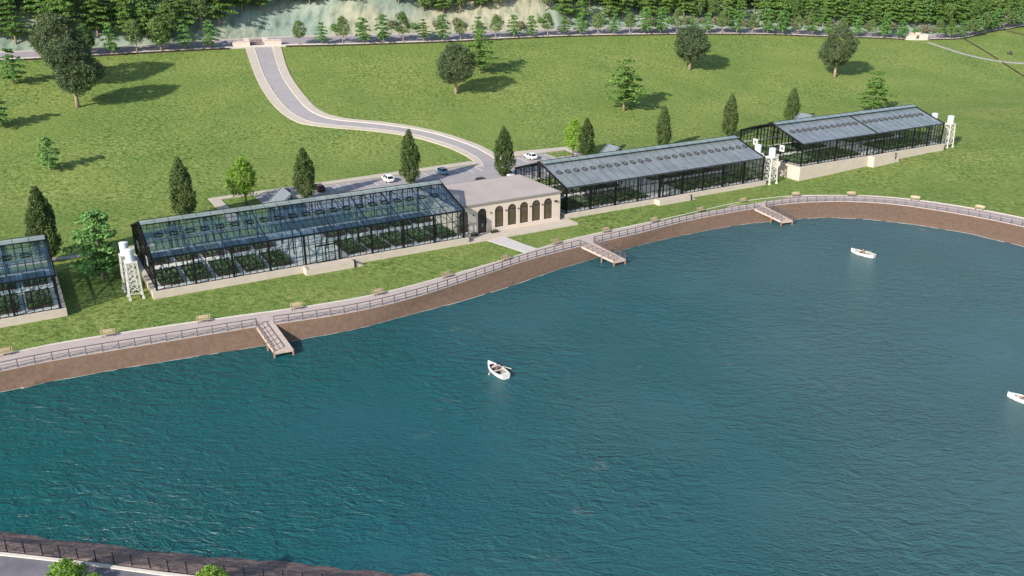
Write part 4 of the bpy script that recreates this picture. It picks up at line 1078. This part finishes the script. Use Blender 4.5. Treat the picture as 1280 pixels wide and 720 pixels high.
def poplar_tree(seed, H, W, nc, per, size):
    rn = random.Random(seed); m = MB()
    for i in range(nc):
        t = rn.random()**.85; z = .9+(H-.9)*t
        prof = min(1, (t/.16)**.6)*(1-max(0, (t-.35)/.65)**2.1)**.85 if t < 1 else 0
        a = rn.uniform(0, 2*PI); r = W/2*max(.08, prof)*rn.uniform(.35,1)**.5*(1+.12*math.sin(3*a+z))
        leaf_quads(m, (math.cos(a)*r, math.sin(a)*r, z), (.34,.34,.75), per, size, rn, 0)
    return m
def fir_tree(seed, H, W, z0, tiers, per, size, droop=.12):
    """layered crown: irregular flat plates of boughs, broadest low down, blunt on top"""
    rn = random.Random(seed); m = MB()
    for i in range(tiers):
        t = i/(tiers-1); z = z0+(H-z0)*t; R_ = W/2*(1-.62*t**2.2)*rn.uniform(.78,1.10)
        if i == 0: R_ *= .72
        k = max(3, int(round(6-2*t)))
        a0 = rn.uniform(0, 6)
        leaf_quads(m, (0,0,z), (R_*.5,R_*.5,.5), int(per*3), size, rn, .4)
        for b_ in range(k):
            a = a0+2*PI*b_/k+rn.uniform(-.35,.35); L = R_*rn.uniform(.60,1.12); zz = z+rn.uniform(-.34,.34)*(H-z0)/tiers
            n = max(2, int(L/.8))
            for j in range(n):
                f = (j+.8)/n; w = max(.45, L*.30*(1.15-abs(f-.55)))
                leaf_quads(m, (math.cos(a)*L*f, math.sin(a)*L*f, zz-droop*L*f*f+rn.uniform(-.1,.1)), (w,w,.34), per, size, rn, .38)
    return m
T = {}
T['oak'] = [Tree('oak_tree', round_tree(s, 15, 12.4, 3.0, 560, 40, .38, .80, .10), trunk_mesh(random.Random(s), 11, .42, 7, 4.2, .30), 'oak', 'barkpale') for s in (1, 2)]
T['poplar'] = [Tree('poplar_tree', poplar_tree(s, 12, 4.2, 480, 26, .32), trunk_mesh(random.Random(s), 10, .22, 0, 0, 0), 'poplar', 'bark') for s in (4, 5)]
T['linden'] = [Tree('linden_tree', round_tree(6, 9.4, 6.0, 1.8, 230, 22, .36, .62, .34), trunk_mesh(random.Random(6), 7, .15, 6, 2.4, .3), 'linden', 'bark')]
T['fir'] = [Tree('layered_tree', fir_tree(s, 12.8, 12.0, 3.4, 7, 32, .60), trunk_mesh(random.Random(s), 13, .26, 0, 0, 0), 'fir', 'barkpale') for s in (7, 8)]
T['firb'] = [Tree('layered_tree', fir_tree(s, 8.6, 7.2, 1.9, 6, 42, .46), trunk_mesh(random.Random(s), 8.4, .16, 0, 0, 0), 'firbright', 'barkpale') for s in (9, 10)]
T['sage'] = [Tree('round_tree', round_tree(s, 8.7, 5.2, 2.2, 150, 20, .38, .62, .34), trunk_mesh(random.Random(s), 6.5, .15, 5, 1.6, .35), 'sage', 'barkpale') for s in (12, 13)]
T['dense'] = [Tree('forest_tree', round_tree(s, 13, 9.0, 2.0, 300, 22, .60, .95, .16), trunk_mesh(random.Random(s), 10, .24, 5, 2.6, .35), 'forest', 'barkpale') for s in (14, 15)]
T['bush'] = [Tree('bush', round_tree(16, 2.8, 3.6, .2, 70, 18, .36, .5, .1), trunk_mesh(random.Random(16), 1.6, .07, 5, .9, .1), 'shrub', 'bark'),
             Tree('bush', round_tree(17, 2.6, 3.0, .2, 60, 18, .34, .45, .1), trunk_mesh(random.Random(17), 1.6, .07, 5, .9, .1), 'firbright', 'bark')]
# lone dark oaks
for i, (x, y, s, w, l) in enumerate([(-120.4,243.0,1.24,.98,'big dark oak at top left, behind another oak, its crown over the road'),(-111.0,228.1,1.14,.90,'dark oak at top left, standing in front of a bigger oak'),
        (-16.7,267.5,.98,1.0,'round dark oak on the lawn beside a layered tree, right of the curving drive'),(62.1,317,1.02,1.02,'dark oak touching the road line in the top middle'),(116.6,326.6,1.18,.92,'dark oak on the lawn at upper right, above the far greenhouse')]):
    T['oak'][i % 2].put(x, y, s, l, 'dark oaks on the lawn', sxy=w)
for i, (x, y, s, l) in enumerate([(-77.9,140.8,1.06,'behind the left-edge greenhouse'),(-63.4,165.5,1.0,'behind the left end of the bluish greenhouse'),(-43.1,180,.90,'between the small porch and the maroon car'),
        (-22.6,192.7,1.0,'between the white hatchback and the blue car'),(-1.8,199.3,.95,'where the drive meets the car park'),(18.6,219,.82,'in front of the right-hand bright green linden'),
        (39.3,229.3,.92,'behind the middle of the grey-roofed greenhouse'),(60,244.1,.98,'behind the right end of the grey-roofed greenhouse'),(83.1,264.4,.86,'behind the left end of the far greenhouse')]):
    T['poplar'][i % 2].put(x, y, s, 'dark columnar poplar '+l, 'columnar poplars behind the glasshouses', sxy=[1.0,1.05,1.12,.97,1.08,1.1,.94,1.06,1.15][i])
T['linden'][0].put(-54.6, 176.3, 1.05, 'bright yellow green linden on the small lawn left of the car park', 'bright lindens by the car park')
T['linden'][0].put(15.3, 220.5, 1.02, 'bright yellow green linden behind a poplar at the right of the car park', 'bright lindens by the car park')
for i, (x, y, k, s, l) in enumerate([(33.6,267.6,'fir',1.12,'layered green tree alone on the open lawn, upper middle'),(-10.2,288.8,'fir',1.02,'layered green tree just behind the round dark oak'),(114.1,282,'fir',.98,'layered green tree behind the roof of the far greenhouse'),
        (-65.2,132.7,'firb',1.28,'layered tree between the left-edge greenhouse and the white towers'),(-132.6,239.7,'firb',1.02,'bright layered tree at the far left, below the road'),(-101.2,190.7,'firb',.82,'small bright layered tree alone on the left lawn'),
        (-122.6,210.6,'firb',.95,'layered tree half cut by the left edge of the photo'),(247,412,'fir',.8,'layered tree cut by the right edge, below the road bend')]):
    T[k][i % 2].put(x, y, s, l, 'layered trees on the lawn', sxy=[1.12,1.0,1.05,1.08,1.1,1.05,1.15,1.1][i])
T['young'] = [Tree('bush', round_tree(30, 2.9, 3.6, .2, 90, 20, .30, .5, .1), trunk_mesh(random.Random(30), 1.6, .07, 5, .9, .1), 'linden', 'bark')]
T['young'][0].put(-37.3, 60.4, .80, 'bright green bush at the bottom edge, the larger one on the left', 'bushes beside the near path', z=-1.25, cat='bush')
T['young'][0].put(-24.9, 59.8, .74, 'bright green bush at the bottom edge, the smaller one on the right', 'bushes beside the near path', z=-1.25, cat='bush')
T['young'][0].put(-34.9, 60.1, .42, 'tiny green bush at the bottom edge, just right of the larger bush', 'bushes beside the near path', z=-1.25, cat='bush')
# street trees along the lower kerb
row = []
kl = resample([p.lerp(q, .095) for p, q in zip(resample(lo, n=900), resample(upk, n=900))], step=.5)
k = 0; last = -1e9
st_ = [p for p in kl if -134 < p.x < 262]
dist = 0; nextd = 3; trees_ = []
for a, b_ in zip(st_, st_[1:]):
    dist += (b_-a).length
    if dist >= nextd:
        nextd += 7.1
        if -88.5 < b_.x < -75.2 or 169 < b_.x < 182: continue
        trees_.append(b_.copy())
for i, p in enumerate(trees_):
    kind = ['firb','sage','firb','firb','sage','fir2','firb','sage'][i % 8] if p.x > -95 else ['sage','dense','firb'][i % 3]
    s = {'firb': .95, 'fir2': .60, 'sage': .98, 'dense': .82}[kind]*TR.uniform(.80,1.18)
    kind = 'fir' if kind == 'fir2' else kind
    side = 'left of' if p.x < -80 else 'right of'
    T[kind][(i//2) % 2].put(p.x, p.y, s, '%s street tree, %s %s the double pier gate' % ({'fir':'bright layered','firb':'bright layered','fir2':'bright layered','sage':'round grey green','dense':'dark round'}[kind], nth(i-6 if p.x > -80 else 7-i if i < 7 else 1), side), 'street trees along the hillside road', z=gz(p.x, p.y)+.45)
# the forest on the slope
FR = random.Random(21)
ur = resample(upk, step=.5); ur = [p for p in ur if -215 < p.x < 318]
cnt = 0; rows_d = [4.5, 10.5, 16.5, 23, 30]
nrow = {}
def start_d(x):
    return np.interp(x, [-160,-90,-84,-40,-30,8,16,50,100,115,300], [1.5,2.5,13,14,9,12,4,4,3,2.5,2.5])
for ri, d0 in enumerate(rows_d):
    dist = FR.uniform(0, 5); nextd = 0; run = 0
    stp = [6.6, 7.0, 7.4, 8.6, 10.][ri]
    for i in range(len(ur)-1):
        run += .5
        if run < nextd: continue
        nextd = run+stp*FR.uniform(.75,1.25)
        t = (ur[min(i+3, len(ur)-1)]-ur[max(0, i-3)]).normalized(); nrm = Vector((-t.y, t.x, 0))
        d = d0+FR.uniform(-1.8,1.8); p = ur[i]+nrm*d
        sd = start_d(p.x)
        if d < sd: continue
        left, right = p.x < -84, p.x > 92
        w = FR.random()
        if left: kind = 'dense' if w < .22 else 'fir' if w < .58 else 'sage' if w < .88 else 'firb'
        elif right: kind = 'fir' if w < .62 else 'dense' if w < .88 else 'firb'
        else: kind = 'fir' if w < .6 else 'dense' if w < .84 else 'sage'
        s = {'dense': FR.uniform(.85,1.15), 'fir': FR.uniform(.80,1.12), 'sage': FR.uniform(1.1,1.5), 'firb': FR.uniform(1.0,1.25)}[kind]
        if d < sd+3 and not left: s *= .85
        nrow[ri] = nrow.get(ri, 0)+1
        T[kind][FR.randrange(2)].put(p.x, p.y, s, 'forest %s, %s from the left in the %s row back' % ({'dense':'dark leafy tree','fir':'layered tree','sage':'grey green tree','firb':'bright layered tree'}[kind], nth(nrow[ri]), nth(ri+1)), 'forest trees above the hillside road')
        cnt += 1
print('forest', cnt, 'street', len(trees_))
nb = 0
run = 0; nextd = 0
for i in range(len(ur)-1):
    run += .5
    if run < nextd or ur[i].x < -60 or ur[i].x > 300: continue
    nextd = run+FR.uniform(4.0,7.5)*(1 if ur[i].x > 60 else 1.7)
    t = (ur[min(i+3, len(ur)-1)]-ur[max(0, i-3)]).normalized(); nrm = Vector((-t.y, t.x, 0)); p = ur[i]+nrm*FR.uniform(1.6,4.2)
    nb += 1; kk = 0 if FR.random() < .68 else 1
    T['bush'][kk].put(p.x, p.y, FR.uniform(.7,1.25), '%s bush at the forest foot, %s from the left' % (['dry grey green','bright green'][kk], nth(nb)), 'bushes at the foot of the forest', cat='bush')

# ------------------------------------------------------------------ light, sky, camera
w = bpy.data.worlds.new('World'); sc.world = w; w.use_nodes = True
nt = w.node_tree; bg = nt.nodes['Background']; sky = nt.nodes.new('ShaderNodeTexSky'); sky.sky_type = 'NISHITA'; sky.sun_disc = False
sky.sun_elevation = R(SUN_EL); sky.sun_rotation = math.atan2(-SUN_DIR[0], -SUN_DIR[1]); sky.air_density = 1.0; sky.dust_density = 1.0; sky.altitude = 200
nt.links.new(sky.outputs[0], bg.inputs['Color']); bg.inputs['Strength'].default_value = .14
sd_ = bpy.data.lights.new('sun', 'SUN'); sd_.energy = 5.0; sd_.angle = R(.5); sd_.color = (1,.94,.84)
so = bpy.data.objects.new('sun', sd_); col.objects.link(so); so.location = (-80,-100,150)
L_ = Vector((SUN_DIR[0]*math.cos(R(SUN_EL)), SUN_DIR[1]*math.cos(R(SUN_EL)), -math.sin(R(SUN_EL)))); so.rotation_euler = L_.to_track_quat('-Z', 'Y').to_euler()
cam = bpy.data.cameras.new('camera'); cam.sensor_width = 36; cam.lens = 36*1108.5/1280; cam.clip_start = .5; cam.clip_end = 6000
co = bpy.data.objects.new('camera', cam); col.objects.link(co); co.location = (0,0,48.6); co.rotation_euler = (R(90-21.1),0,0); sc.camera = co
sc.view_settings.view_transform = 'Standard'; sc.view_settings.look = 'None'; sc.view_settings.gamma = 1; sc.view_settings.exposure = .62
sc.cycles.max_bounces = 10; sc.cycles.transparent_max_bounces = 24; sc.cycles.use_denoising = True
